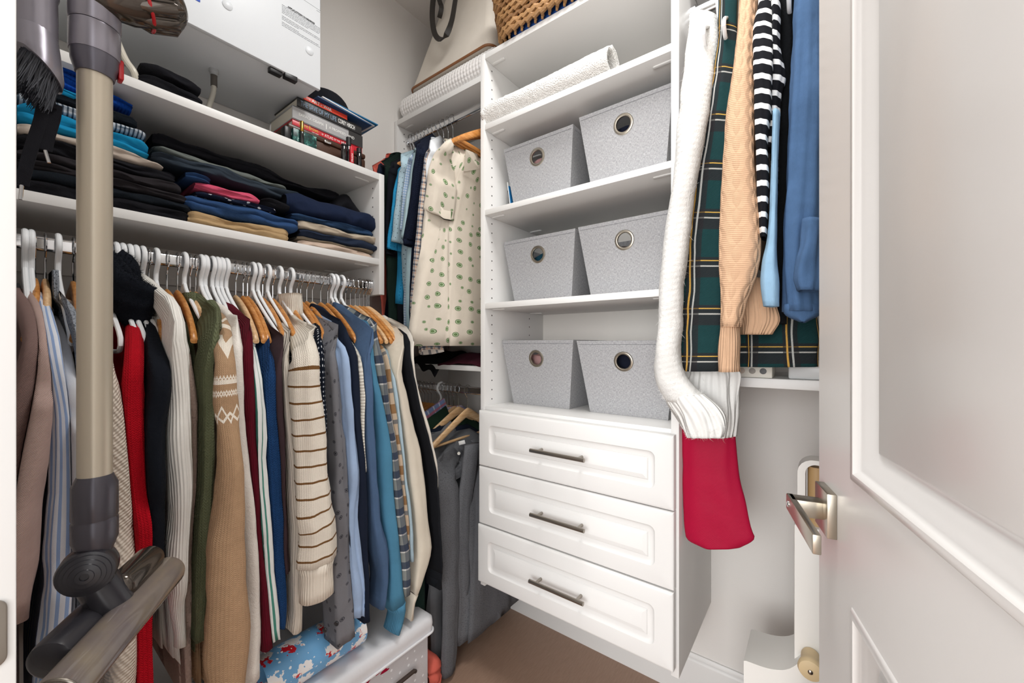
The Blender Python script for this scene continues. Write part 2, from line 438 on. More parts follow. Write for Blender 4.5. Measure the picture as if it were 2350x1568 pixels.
# ------------------------------------------------------------------ open door
HD = Vector((.1617, .041, 0)); DD = Vector((-.2267, .974, 0)).normalized(); DN = Vector((-DD.y, DD.x, 0))
m_door = plain('door_paint', '#d3d0cd', .30, bump=.0002, bscale=60, vary=.012)
def dp(s, z, p=0.0): return HD+DD*s+DN*p+Vector((0, 0, z))
DW, D0, D1 = .71, .012, 2.035
mb = MB()
s0, s1 = .131, .5786
rows = [(D0, .22), (.22, .839), (.839, .984), (.984, 1.90), (1.90, D1)]
for i, (za, zb) in enumerate(rows):
    for (a, b) in ((0, s0), (s0, s1), (s1, DW)):
        if i in (1, 3) and a == s0: continue
        mb.add([dp(a, za), dp(b, za), dp(b, zb), dp(a, zb)], [(0, 1, 2, 3)])
T = -.035
mb.add([dp(0, D0, T), dp(DW, D0, T), dp(DW, D1, T), dp(0, D1, T)], [(3, 2, 1, 0)])
for (a, za, b, zb) in ((0, D0, DW, D0), (DW, D0, DW, D1), (DW, D1, 0, D1), (0, D1, 0, D0)):
    mb.add([dp(a, za), dp(b, zb), dp(b, zb, T), dp(a, za, T)], [(0, 1, 2, 3)])
door = struct(mb.o('door_1', m_door, None, False))
for za, zb in ((.22, .839), (.984, 1.90)):
    prof = [(0, 0), (.003, .0025), (.010, .0025), (.014, -.003), (.017, -.004), (.024, -.007), (.033, -.013), (.039, -.013), (.043, -.010)]
    mb = MB().loops([[dp(s0+i, za+i, p), dp(s1-i, za+i, p), dp(s1-i, zb-i, p), dp(s0+i, zb-i, p)] for i, p in prof])
    mb.o('door_panel', m_door, door, True, 40)
hz = .921
def hbox(sa, sb, za, zb, pa, pb, bev):
    M = basis(dp(0, 0, 0), DD, (0, 0, 1))   # local x along door, y up, z = -DN or DN
    sg = 1 if (M.to_3x3() @ Vector((0, 0, 1))).dot(DN) > 0 else -1
    q = sorted((pa*sg, pb*sg))
    return MB().box((sa, za, q[0]), (sb, zb, q[1]), bev, M)
lh = hbox(.630, .686, hz-.0285, hz+.0285, 0, .0105, .001).o('door_handle', m_nickel, door)
hbox(.646, .670, hz-.011, hz+.011, .0095, .045, .0012).o('handle_neck', m_nickel, lh)
hbox(.535, .672, hz-.011, hz+.011, .0385, .047, .0015).o('lever', m_nickel, lh)
Mh = basis(dp(.659, hz, .0465), DD, (0, 0, 1))
if (Mh.to_3x3() @ Vector((0, 0, 1))).dot(DN) < 0: Mh = basis(dp(.659, hz, .0465), -DD, (0, 0, 1))
MB().lathe([(.0045, 0), (.0045, .0008), (.003, .0018), (.0005, .0022)], Mh, 18).o('lever_pin', m_chrome, lh)
for z in (.25, 1.05, 1.82):
    MB().tube([dp(-.004, z-.045, .006), dp(-.004, z+.045, .006)], .006, 12).o('hinge', m_nickel, door)
# ------------------------------------------------------------------ shelving
def peg_holes(name, cols, parent, n, r=.0026):
    """dark drilled holes; cols: (point at the top hole, count), n = face normal"""
    n = Vector(n); mb = MB()
    e = n.cross(Vector((0, 0, 1))).normalized()
    for p, c in cols:
        for k in range(c):
            q = Vector(p)+n*.0003-Vector((0, 0, .032*k))
            mb.add([q+(e*math.cos(a)+Vector((0, 0, 1))*math.sin(a))*r for a in [i*math.pi/4 for i in range(8)]], [tuple(range(8))])
    o = mb.o(name, m_hole, parent, False); o['kind'] = 'stuff'; return o
def cam_lock(p, along, parent):
    """small oval plastic cam cover on a shelf underside"""
    a = Vector(along).normalized(); b = a.cross(Vector((0, 0, 1)))
    pl = rrect(0, 0, .052, .012, .0055, 3)
    mb = MB().loops([[Vector(p)+a*x+b*y-Vector((0, 0, h)) for x, y in pl] for h in (0, .0022)] + [[Vector(p)+a*x*.93+b*y*.8-Vector((0, 0, .003)) for x, y in pl]])
    o = mb.o('shelf_cam', m_mel, parent); return o
XF = -1.18
lu = empty('wall_shelf_unit', (XF, .42, R(.579)), 'white two-shelf unit of folded clothes with a hanging rod below', 'shelving unit')
def lp(o): return reparent(o, lu)
lp(box('side_panel', (XL+.002, .813, R(.170)), (XF, .833, R(.579)), m_mel, bev=.001))
lp(box('side_panel', (XL+.002, .010, R(.170)), (XF, .030, R(.579)), m_mel, bev=.001))
lp(box('shelf', (XL+.002, .030, R(.557)), (XF-.001, .813, R(.5785)), m_mel, bev=.0008))
lp(box('shelf', (XL+.002, .030, R(.2695)), (XF-.001, .813, R(.290)), m_mel, bev=.0008))
lp(box('back_rail', (XL+.0015, .030, R(.170)), (XL+.008, .813, R(.5565)), m_back, bev=0))
peg = peg_holes('peg_holes', [((XF-.037, .813, R(.536)), 7), ((XF-.037, .813, R(.25)), 2)], None, (0, -1, 0)); lp(peg)
for x in (XF-.045, XL+.06):
    for z in (.557, .2695): lp(cam_lock((x, .775, R(z)), (1, 0, 0) if False else (0, 1, 0), None))
def oval_rod(name, a, b, parent, h=.030, w=.015):
    a = Vector(a); b = Vector(b); d = (b-a).normalized(); e = d.cross(Vector((0, 0, 1))).normalized()
    pl = rrect(0, 0, w, h, w*.49, 6)
    mb = MB().loops([[p+e*x+Vector((0, 0, y)) for x, y in pl] for p in (a, b)], True, True)
    o = mb.o(name, m_chrome, None, True, 40); return reparent(o, parent)
def flange(p, d, parent):
    d = Vector(d); e = d.cross(Vector((0, 0, 1))).normalized(); p = Vector(p)
    mb = MB().loops([[p+d*k+e*x+Vector((0, 0, y)) for x, y in rrect(0, 0, .022, .040, .0105, 5)] for k in (0, .012)], True, True)
    return reparent(mb.o('rod_socket', m_chrome, None, True, 40), parent)
RX, RZ = -1.222, R(.2)
oval_rod('hanging_rod', (RX, .03, RZ), (RX, .813, RZ), lu); flange((RX, .801, RZ), (0, 1, 0), lu)

# corner unit on the back wall
cu = empty('corner_hanging_unit', (-1.2, 1.095, R(.976)), 'white corner unit with two hanging rods beside drawer tower', 'shelving unit')
def cp(o): return reparent(o, cu)
CF = 1.095; TXL, TXR = -.917, -.271
cp(box('side_panel', (XL+.002, CF, R(-.82)), (XL+.021, YB-.001, R(.976)), m_mel, bev=.001))
cp(box('shelf', (XL+.021, CF, R(.955)), (TXL-.0005, YB-.001, R(.976)), m_mel, bev=.0008))
cp(box('shelf', (XL+.021, CF, R(-.097)), (TXL-.0005, YB-.001, R(-.078)), m_mel, bev=.0008))
cp(cam_lock((XL+.055, CF+.04, R(.955)), (1, 0, 0), None))
cp(peg_holes('peg_holes', [((XL+.021, CF+.037, R(.93)), 3)], None, (1, 0, 0)))
RY = 1.150
oval_rod('hanging_rod', (XL+.021, RY, R(.905)), (TXL, RY, R(.905)), cu); flange((XL+.021, RY, R(.905)), (1, 0, 0), cu)
oval_rod('hanging_rod', (XL+.021, RY, R(-.177)), (TXL, RY, R(-.177)), cu); flange((TXL-.012, RY, R(-.177)), (1, 0, 0), cu)

# drawer tower
tw = empty('drawer_tower', ((TXL+TXR)/2, 1.2, R(-.816)), 'tall white closet tower with open shelves above three drawers', 'cabinet')
def tp(o): return reparent(o, tw)
TF, TB = 1.030, YB-.001; IXL, IXR = TXL+.019, TXR-.019
for a, b in ((TXL, IXL), (IXR, TXR)): tp(box('side_panel', (a, TF, R(-.816)), (b, TB, R(.985)), m_mel, bev=.0008))
for za, zb in ((.966, .985), (.726, .745), (.4375, .4555), (.1215, .140), (-.227, -.208)):
    tp(box('shelf', (IXL, TF+.0005, R(za)), (IXR, TB, R(zb)), m_mel, bev=.0008))
tp(box('back_panel', (IXL, TB-.006, R(-.80)), (IXR, TB, R(.966)), m_back, bev=0))
for x, n in ((IXL, (1, 0, 0)), (IXR, (-1, 0, 0))):
    cols = []
    for Y in (TF+.037, TF+.263):
        cols += [((x, Y, R(.944)), 6), ((x, Y, R(.706)), 8), ((x, Y, R(.417)), 9), ((x, Y, R(.101)), 10)]
    tp(peg_holes('peg_holes', cols, None, n))
for z in (.966, .726, .4375, .1215):
    for x in (IXL+.03, IXR-.03):
        for Y in (TF+.037, TF+.263): tp(cam_lock((x, Y, R(z)), (1, 0, 0), None))
def drawer_full(z0, z1, dy=0.0):
    x0, x1 = -.9075, -.2775; yf = 1.0085+dy; w, h = x1-x0, z1-z0; cx, cz = (x0+x1)/2, (z0+z1)/2
    def L(w_, h_, r, d): return [Vector((cx+x, yf+d, cz+y)) for x, y in rrect(0, 0, w_, h_, r, 5)]
    lo = [L(w, h, .0012, .0205), L(w, h, .0012, .005), L(w-.003, h-.003, .0015, .0022), L(w-.008, h-.008, .002, .0006), L(w-.013, h-.013, .003, 0),
          L(w-.090, h-.090, .016, 0), L(w-.093, h-.093, .016, .0030), L(w-.101, h-.101, .0155, .0062), L(w-.109, h-.109, .0135, .0070),
          L(w-.126, h-.126, .0012, .0066), L(w-.131, h-.131, .0011, .0030), L(w-.137, h-.137, .001, .0026), L(w-.152, h-.152, .0008, .0002)]
    d = MB().loops(lo, True, True).o('drawer', m_mel, None, True, 28); tp(d)
    reparent_part(MB().box((x0+.02, 1.03, z0+.012), (x1-.02, YB-.03, z1-.03)).o('drawer_box', m_mel, None, False), d, tw)
    hx0, hx1 = cx+.004-.088, cx+.004+.088; hy = yf-.030
    hd = MB().tube([(hx0, hy, cz), (hx1, hy, cz)], .0058, 16).o('drawer_handle', m_steel, None, True, 40); reparent_part(hd, d, tw)
    for x in (hx0+.022, hx1-.022):
        q = MB().tube([(x, hy, cz), (x, yf+.002, cz)], .0042, 12).o('handle_post', m_steel, None, True, 40); reparent_part(q, d, tw)
def reparent_part(o, part, root):
    """part's own matrix is world-aligned (its mesh is in world space under root), so keep world space"""
    o.parent = part
    o.matrix_parent_inverse = Matrix.Identity(4)
    return o
drawer_full(R(-.4025), R(-.2195)); drawer_full(R(-.5955), R(-.4050)); drawer_full(R(-.7890), R(-.5980), -.005)

# right unit
ru = empty('right_hanging_unit', (.1, 1.095, R(-.078)), 'white shelf and long hanging rod between drawer tower and door', 'shelving unit')
def rp(o): return reparent(o, ru)
rp(box('shelf', (TXR+.0005, CF, R(-.100)), (XR-.001, YB-.001, R(-.078)), m_mel, bev=.0008))
rp(box('shelf', (TXR+.0005, CF, R(.955)), (XR-.001, YB-.001, R(.976)), m_mel, bev=.0008))
oval_rod('hanging_rod', (TXR, RY, R(.883)), (XR-.001, RY, R(.883)), ru); flange((TXR, RY, R(.883)), (1, 0, 0), ru)

# ------------------------------------------------------------------ fabric bins
t = NT('grey_bin_linen'); u, v, uvv = t.uv()
hx = t.noise(t.n('ShaderNodeMapping', None, Vector=uvv, Scale=(900, 140, 1)).outputs[0], 1, 3, .6)
vx = t.noise(t.n('ShaderNodeMapping', None, Vector=uvv, Scale=(140, 900, 1)).outputs[0], 1, 3, .6)
cc = t.ramp(t.ma('MULTIPLY', t.ma('ADD', hx, vx), .5), [(.33, '#78787a'), (.5, '#a0a0a2'), (.66, '#bebebf')])
m_bin = t.done(cc, .95, 0, t.ma('ADD', hx, vx), .0006, .6)
m_binin = plain('bin_lining', '#6f6f72', .95)
m_thread = plain('seam_thread', '#77787c', .9)
def fbin(xc, w, ztop, zbot, yf, label, depth=.255, cloth=None, tilt=0.0):
    """tapered open fabric bin: front with a punched eyelet hole"""
    g = empty('fabric_bin', (xc, yf+.13, zbot), label, 'storage bin', 'grey fabric bins on the tower shelves', rz=tilt)
    h = ztop-zbot; wb = w*.79; tp_ = .030; db = depth-.05; rng = random.Random(int(xc*1e4)+int(zbot*1e3))
    def P(x, z): # front face bilinear
        k = z/h; return Vector((x*(wb+(w-wb)*k)/2, -.13+tp_*(1-k)-.004*math.sin(math.pi*k)*(1-x*x), z+.004*(1-x*x)*0))
    vs = []; fs = []; uv = []
    ez = h*.725; er = .0215; NN = 32
    ring = []
    for i in range(NN):
        a = 2*math.pi*i/NN; hw = (wb+(w-wb)*ez/h)/2
        ring.append((er*math.cos(a)/hw, ez+er*math.sin(a)))
    outer = []
    for i in range(NN):
        a = 2*math.pi*i/NN; c, s_ = math.cos(a), math.sin(a)
        tt = min((1/abs(c)) if abs(c) > 1e-6 else 9e9, ((h-ez)/.14/s_) if s_ > 1e-6 else (ez/.14/-s_ if s_ < -1e-6 else 9e9))
        outer.append((max(-1, min(1, c*tt)), max(0, min(h, ez+s_*tt*.14))))
    corners = [(1, h), (-1, h), (-1, 0), (1, 0)]
    for k_ in corners:   # snap nearest outer sample to the corner
        j = min(range(NN), key=lambda q: (outer[q][0]-k_[0])**2+((outer[q][1]-k_[1])/.14)**2); outer[j] = k_
    NR = 7
    for r_ in range(NR+1):
        q = (r_/NR)**1.6
        for i in range(NN):
            x = ring[i][0]+(outer[i][0]-ring[i][0])*q; z = ring[i][1]+(outer[i][1]-ring[i][1])*q
            vs.append(P(x, z))
    for r_ in range(NR):
        for i in range(NN):
            k = (i+1) % NN; f = (r_*NN+i, (r_+1)*NN+i, (r_+1)*NN+k, r_*NN+k); fs.append(f); uv.append([(vs[j].x, vs[j].z) for j in f])
    # sides, back, bottom
    B = [Vector((-wb/2, -.13+tp_, 0)), Vector((wb/2, -.13+tp_, 0)), Vector((wb/2, -.13+tp_+db, 0)), Vector((-wb/2, -.13+tp_+db, 0))]
    U = [Vector((-w/2, -.13, h)), Vector((w/2, -.13, h)), Vector((w/2, -.13+depth, h)), Vector((-w/2, -.13+depth, h))]
    for a, b in ((1, 2), (2, 3), (3, 0)):
        k = len(vs); vs += [B[a], B[b], U[b], U[a]]; fs.append((k, k+1, k+2, k+3)); l = (B[b]-B[a]).length; uv.append([(0, 0), (l, 0), (l, h), (0, h)])
    k = len(vs); vs += B; fs.append((k+3, k+2, k+1, k)); uv.append([(0, 0)]*4)
    body = mesh('bin_body', vs, fs, m_bin, g, uv, False)
    sol = body.modifiers.new('thick', 'SOLIDIFY'); sol.thickness = .004; sol.offset = -1
    # hem strip along the rim and its stitched line
    hm = MB()
    zz = h-.011
    def Pt(x, z, off): p = P(x, z); p.y -= off; return p
    hm.tube([Pt(-.97+1.94*i/12, zz, .0008) for i in range(13)], .0005, 5)
    hm.tube([Vector((w/2*.985+.0006, -.13+.012+(depth-.02)*i/6, zz)) for i in range(7)], .0005, 5)
    hm.o('hem_stitch', m_thread, g)
    # metal eyelet
    cen = P(0, ez); nrm = Vector((0, -1, tp_/h*-1)).normalized(); ux = Vector((1, 0, 0)); M = basis(cen, ux, Vector((0, -tp_/h, 1)))
    if (M.to_3x3() @ Vector((0, 0, 1))).y > 0: M = basis(cen, -ux, Vector((0, -tp_/h, 1)))
    prof = [(.0205, -.004), (.0205, .0015), (.0215, .0028), (.0245, .0034), (.0275, .0026), (.0290, .0008), (.0290, -.0005)]
    MB().lathe(prof, M, 40, False).o('eyelet', m_nickel, g)
    if cloth:
        # crumpled cloth lying in the bin
        vs = []; fs = []; n1 = 14
        for i in range(n1):
            for j in range(n1):
                x = (i/(n1-1)-.5)*(wb*.86); y = (j/(n1-1))*(db*.86)
                z = h*(cloth[1]+.10)+.018*noise.noise(Vector((x*18+xc*9, y*18, zbot*7)))-.03*(2*abs(i/(n1-1)-.5))**3
                vs.append(Vector((x, -.13+tp_+.012+y, z)))
        nb = len(vs)
        for i in range(n1):
            for j in range(n1): v_ = vs[i*n1+j]; vs.append(Vector((v_.x, v_.y, .006)))
        for i in range(n1-1):
            for j in range(n1-1): fs.append((i*n1+j, (i+1)*n1+j, (i+1)*n1+j+1, i*n1+j+1))
        rim = [i*n1 for i in range(n1)]+[(n1-1)*n1+j for j in range(1, n1)]+[i*n1+n1-1 for i in range(n1-2, -1, -1)]+[j for j in range(n1-2, 0, -1)]
        for a, b in zip(rim, rim[1:]+rim[:1]): fs.append((a, b, b+nb, a+nb))
        cobj = mesh('crumpled_cloth', [v+Vector((xc, yf+.13, zbot)) for v in vs], fs, cloth[0], None)
        tag(cobj, cloth[2], 'cloth')
    return g
pk = fabric('blush_cotton', '#d9a9a6'); nv = fabric('midnight_cotton', '#1c2030'); tl = fabric('teal_cotton', '#1f4a5c'); gy = fabric('brown_grey_cotton', '#4a3f3c')
fbin(-.736, .272, R(.678), R(.4558), 1.100, 'grey linen bin on upper tower shelf, left one, a thin blue folder tucked beside it', cloth=(pk, .66, 'blush pink cloth inside the upper shelf bin beside the folder'))
fbin(-.436, .272, R(.681), R(.4558), 1.085, 'grey linen bin on upper tower shelf showing navy cloth through its eyelet', cloth=(nv, .68, 'navy cloth inside the upper shelf bin'))
fbin(-.745, .285, R(.362), R(.1402), 1.118, 'grey linen bin on middle tower shelf showing teal cloth through its eyelet', cloth=(tl, .66, 'teal cloth inside the middle shelf bin'))
fbin(-.4445, .292, R(.362), R(.1402), 1.114, 'grey linen bin on middle tower shelf with brown cloth low behind its eyelet', cloth=(gy, .58, 'brown grey cloth inside the middle shelf bin'))
fbin(-.750, .284, R(.015), R(-.2078), 1.115, 'grey linen bin above the top drawer with pink cloth in its eyelet', cloth=(pk, .70, 'blush pink cloth inside the bin above the drawers'))
fbin(-.4455, .296, R(.012), R(-.2078), 1.110, 'grey linen bin above the top drawer with black cloth in its eyelet', cloth=(nv, .70, 'black cloth inside the bin above the drawers'))
fo = empty('paper_folder', (-.858, 1.16, R(.4556)), 'thin blue and white folder wedged beside the upper grey bin', 'folder')
for k, (c, dx) in enumerate((('#e9e9e6', 0), ('#1b6fa8', .0035), ('#2c2f35', -.0025))):
    MB().box((-.0014+dx, -.035, .003), (.0010+dx, .14, .12-.015*k), 0, Matrix.Rotation(-.145, 4, 'Y')).o('sheet', plain('folder%d' % k, c, .5), fo, False)
# ------------------------------------------------------------------ hangers
t = NT('honey_wood'); o_ = t.obj()
wg = t.noise(t.n('ShaderNodeMapping', None, Vector=o_, Scale=(6, 60, 60)).outputs[0], 3, 4, .6)
m_honey = t.done(t.ramp(wg, [(.3, '#a8682e'), (.55, '#c98a4a'), (.75, '#d9a163')]), .32, 0, wg, .0003, .3)
t = NT('pale_wood'); o_ = t.obj()
wg = t.noise(t.n('ShaderNodeMapping', None, Vector=o_, Scale=(6, 60, 60)).outputs[0], 3, 4, .6)
m_pale = t.done(t.ramp(wg, [(.3, '#c79a6c'), (.55, '#deb88b'), (.75, '#e8caa3')]), .36, 0, wg, .0003, .3)
m_plastic = plain('white_plastic', '#eef0f2', .28, vary=.005)
def hook_path(r, drop, n=18):
    c = .017-r+.0035
    pts = [Vector((r*math.cos(a), 0, c+r*math.sin(a))) for a in [math.radians(205-215*i/n) for i in range(n+1)]]
    e = pts[-1]
    for k, (x, z) in enumerate(((.85, -.010), (.45, -.020), (.12, -.028), (0, -.036))): pts.append(Vector((r*x, 0, c+z)))
    pts.append(Vector((0, 0, drop)))
    return pts
def wood_hanger(mat, bar=False, dz=0.0):
    g = empty('wooden_hanger')
    MB().tube(hook_path(.0205, -.082-dz), .0016, 8).o('hook', m_chrome, g)
    mb = MB(); lo = []
    N = 26
    for i in range(N+1):
        x = -.198+.396*i/N; k = abs(x)/.198
        z = -.086-.105*k**1.2; hh = (.0115+.0065*(1-k))*(1 if k < .93 else .8); th = .0056+.0012*k**2
        if k > .97: hh *= .7
        y = -.018*k**2; z -= dz
        lo.append([Vector((x, y+th*math.cos(a)*(abs(math.cos(a))**-.35 if abs(math.cos(a)) > .1 else 1), z+hh*math.sin(a))) for a in [2*math.pi*j/12 for j in range(12)]])
    mb.loops(lo, True, True).o('arm', mat, g, True, 50)
    if bar: MB().tube([(-.185, -.016, -.186-dz), (.185, -.016, -.186-dz)], .0055, 8).o('trouser_bar', mat, g)
    return g
def plastic_hanger():
    g = empty('plastic_hanger')
    MB().tube(hook_path(.0225, -.055), .0048, 10).o('hook', m_plastic, g)
    pts = [(0, -.052), (.018, -.070), (.05, -.094), (.10, -.128), (.145, -.156), (.178, -.178), (.188, -.190), (.188, -.203), (.178, -.211), (.15, -.213), (.09, -.213), (0, -.213)]
    full = [Vector((-x, 0, z)) for x, z in pts[::-1]]+[Vector((x, 0, z)) for x, z in pts[1:]]
    MB().tube([Vector(p) for p in crom([tuple(p) for p in full], 60)], .0042, 8).o('arm', m_plastic, g)
    return g
PROTO = {}
def hang(kind, loc, rz, label, group, name=None):
    if kind not in PROTO:
        PROTO[kind] = {'h': lambda: wood_hanger(m_honey), 'p': lambda: wood_hanger(m_pale), 'b': lambda: wood_hanger(m_honey, True), 'w': plastic_hanger, 'H': lambda: wood_hanger(m_honey, True, .035), 'P': lambda: wood_hanger(m_pale, True, 0.0)}[kind]()
        o = PROTO[kind]
    else: o = copy_tree(PROTO[kind])
    o.location = loc; o.rotation_euler = (0, 0, rz); tag(o, label, 'hanger', group)
    return o
LH = ('honey wood hanger with chrome hook on the rod below the folded clothes shelf', 'wooden hangers on the long rod')
LPH = ('pale blond wood hanger with chrome hook on the rod below the folded clothes', 'pale wooden hangers on the long rod')
LW = ('white plastic hanger on the rod below the folded clothes shelf', 'white plastic hangers on the long rod')
rr = random.Random(3)
hooks = [(57, 'w'), (72, 'w'), (80, 'h'), (104, 'p'), (133, 'w'), (168, 'h'), (200, 'h'), (232, 'w'), (266, 'w'), (281, 'w'), (297, 'w'), (311, 'w'), (327, 'w'), (341, 'h'), (358, 'w'),
         (383, 'h'), (407, 'h'), (423, 'w'), (436, 'p'), (449, 'h'), (461, 'w'), (471, 'w'), (487, 'w'), (498, 'w'), (508, 'w'), (519, 'w'), (541, 'p'), (558, 'h'), (568, 'h'),
         (580, 'w'), (592, 'w'), (603, 'h'), (614, 'w'), (626, 'h'), (641, 'w'), (655, 'h'), (667, 'w'), (682, 'h'), (690, 'h'), (704, 'h'), (717, 'p'), (736, 'h'), (752, 'h'),
         (760, 'w'), (769, 'w'), (783, 'w'), (793, 'p'), (804, 'h'), (815, 'p'), (825, 'h'), (834, 'h'), (841, 'p'), (847, 'p')]
HANGERS = []
for px, k in hooks:
    p = onX(px, 640, RX); lab = {'w': LW, 'h': LH, 'p': LPH}[k]
    HANGERS.append((p.y, k, hang(k, (RX, p.y, RZ), -.02+.03*math.sin(p.y*9), *lab)))
# ------------------------------------------------------------------ garments
def smooth(x): x = max(0, min(1, x)); return x*x*(3-2*x)
def sleeve_axes(edge, w, b, e0, e1, axis='X', side=1, drop=.13, n=34):
    """edge: silhouette polyline in photo pixels from collar to cuff. The cloth lies at depth coordinate e0 (collar) .. e1 (sleeve)
    on the given axis; returns centres and half axes of the sleeve tube"""
    on = onX if axis == 'X' else onY
    pts = crom(edge, n); z0 = on(pts[0][0], pts[0][1], e0).z; E = []
    for p in pts:
        x = e0
        for _ in range(6):
            q = on(p[0], p[1], x); k = max(0, min(1, (z0-q.z)/drop)); x = e0+(e1-e0)*math.sin(k*math.pi/2)
        E.append(on(p[0], p[1], x))
    W = lerp_list(w, n); Bm = lerp_list(b, n)
    bx = Vector((0, 1, 0)) if axis == 'X' else Vector((1, 0, 0))
    C = []; AX = []; BX = []
    for i in range(n):
        tg = (E[min(i+1, n-1)]-E[max(i-1, 0)]).normalized()
        if i < 3: tg = (E[3]-E[0]).normalized()
        r = (E[i]-O); dep = r.x*-SA+r.y*CA; cosf = dep/math.hypot(r.x, r.y); r = r.normalized()
        q = tg.cross(r).normalized()*side
        bd = (bx-tg*bx.dot(tg)).normalized(); ad = tg.cross(bd).normalized()
        if ad.dot(q) < 0: ad = -ad
        if bd.dot(q) < 0: bd = -bd
        aq, bq = max(ad.dot(q), .05), max(bd.dot(q), .05)
        h = W[i]/2*dep*cosf/F; bb = Bm[i]
        a2 = (h*h-(bb*bq)**2)/(aq*aq); a = math.sqrt(max(a2, 1e-6)); a = max(.016, min(.040 if axis == 'X' else .055, a))
        b2 = (h*h-(a*aq)**2)/(bq*bq); bb = max(bb*.7, min(.045, math.sqrt(max(b2, 1e-6)))) if abs(a2-a*a) > 1e-5 else bb
        h = math.sqrt((a*aq)**2+(bb*bq)**2)
        c_ = E[i]-q*h; A_ = ad*a; B_ = (ad.cross(tg)).normalized()*bb
        if axis == 'Y': c_.x = max(c_.x, -1.468+math.hypot(A_.x, B_.x)*1.12)
        C.append(c_); AX.append(A_); BX.append(B_)
    return C, AX, BX
SEED = [11]; HUNG = []; ROD = []
def garment(name, label, cat, edge, mat, w=60, b=.016, ends=(-1.185, -.965), axis='X', side=1, hem=-.55, group=None, cuff=None, cuffmat=None,
            collar=0.0, colmat=None, bodyw=(.17, .205), bodyb=.012, fold=.10, nf=3, wall_sleeve=True, fz=None, open_end=True, rodc=None, drop=.13, wr=.006, nseg=28, hemmat=None, body=True, bodycenter=None):
    SEED[0] += 1; sd = SEED[0]
    C, AX, BX = sleeve_axes(edge, w, b, ends[0], ends[1], axis, side, drop)
    n = len(C); top = C[0].z
    Yg = sum(((c.y if axis == 'X' else c.x) for c in C[3:12]), 0)/9
    rc = rodc if rodc is not None else (RX if axis == 'X' else RY)
    sgn = 1 if ends[1] > ends[0] else -1
    def P(a, z): return Vector((a, Yg, z)) if axis == 'X' else Vector((Yg, a, z))
    ua = Vector((1, 0, 0)) if axis == 'X' else Vector((0, 1, 0)); ub = Vector((0, 1, 0)) if axis == 'X' else Vector((1, 0, 0))
    if axis == 'Y': Yg = max(Yg, -1.432)
    root = empty(name, P(rc, R(hem)), label, cat, group)
    if axis == 'X': HUNG.append((Yg, name.replace('_', ' ')))
    if body:
        # body of the garment, hanging flat from the hanger
        zs = top-.015; zh = R(hem); m = 18; BC = []; BA = []; BB = []
        bc = bodycenter if bodycenter is not None else rc
        for i in range(m):
            k = i/(m-1); z = zs+(zh-zs)*k; d = zs-z
            hw = .045+(bodyw[0]-.045)*min(1, (d/.11))**.8+(bodyw[1]-bodyw[0])*k
            BC.append(P(bc-sgn*.0, z)); BA.append(ua*hw); BB.append(ub*(bodyb*(.8+.4*k)))
        clothtube('body', BC, BA, BB, mat, root, n=44, fold=.22, nf=7, seed=sd, wr=.004)
        if wall_sleeve:
            WC = [P(rc-sgn*(.05+.15*min(1, k*5)), zs-.03-.50*k-.05*min(1, k*5)) for k in [i/9 for i in range(10)]]
            clothtube('sleeve', WC, [ua*.04]*10, [ub*.014]*10, mat, root, n=14, fold=.1, seed=sd+1)
    if cuff:
        L = [0.0]
        for i in range(1, n): L.append(L[-1]+(C[i]-C[i-1]).length)
        k = max(i for i in range(n) if L[-1]-L[i] >= cuff)
        s_ = clothtube('sleeve', C[:k+1], AX[:k+1], BX[:k+1], mat, root, n=nseg, fold=fold, nf=nf, seed=sd, open_end=False, wr=wr)
        cfs = [.97, .86]+[.84]*(n-k-2)
        cf = clothtube('cuff', C[k:], [a*f for a, f in zip(AX[k:], cfs)], [a*f for a, f in zip(BX[k:], cfs)], cuffmat or mat, root, n=nseg, fold=.04, nf=nf, seed=sd+2, wr=.002)
    else:
        s_ = clothtube('sleeve', C, AX, BX, mat, root, n=nseg, fold=fold, nf=nf, seed=sd, open_end=open_end, wr=wr)
    if collar:
        z = top-.012
        CC = [P(rc+sgn*.012, z-.02+(collar+.02)*k/5) for k in range(6)]
        clothtube('collar', CC, [ua*(.058-.003*k) for k in range(6)], [ub*(max(bodyb*1.5, .017)) for _ in range(6)], colmat or mat, root, n=24, fold=.05, seed=sd+5, wr=.003)
    ROD.append(dict(root=root, C=C, Yg=Yg, axis=axis, sleeve=s_, fz=fz, mat=mat, sd=sd))
    return root
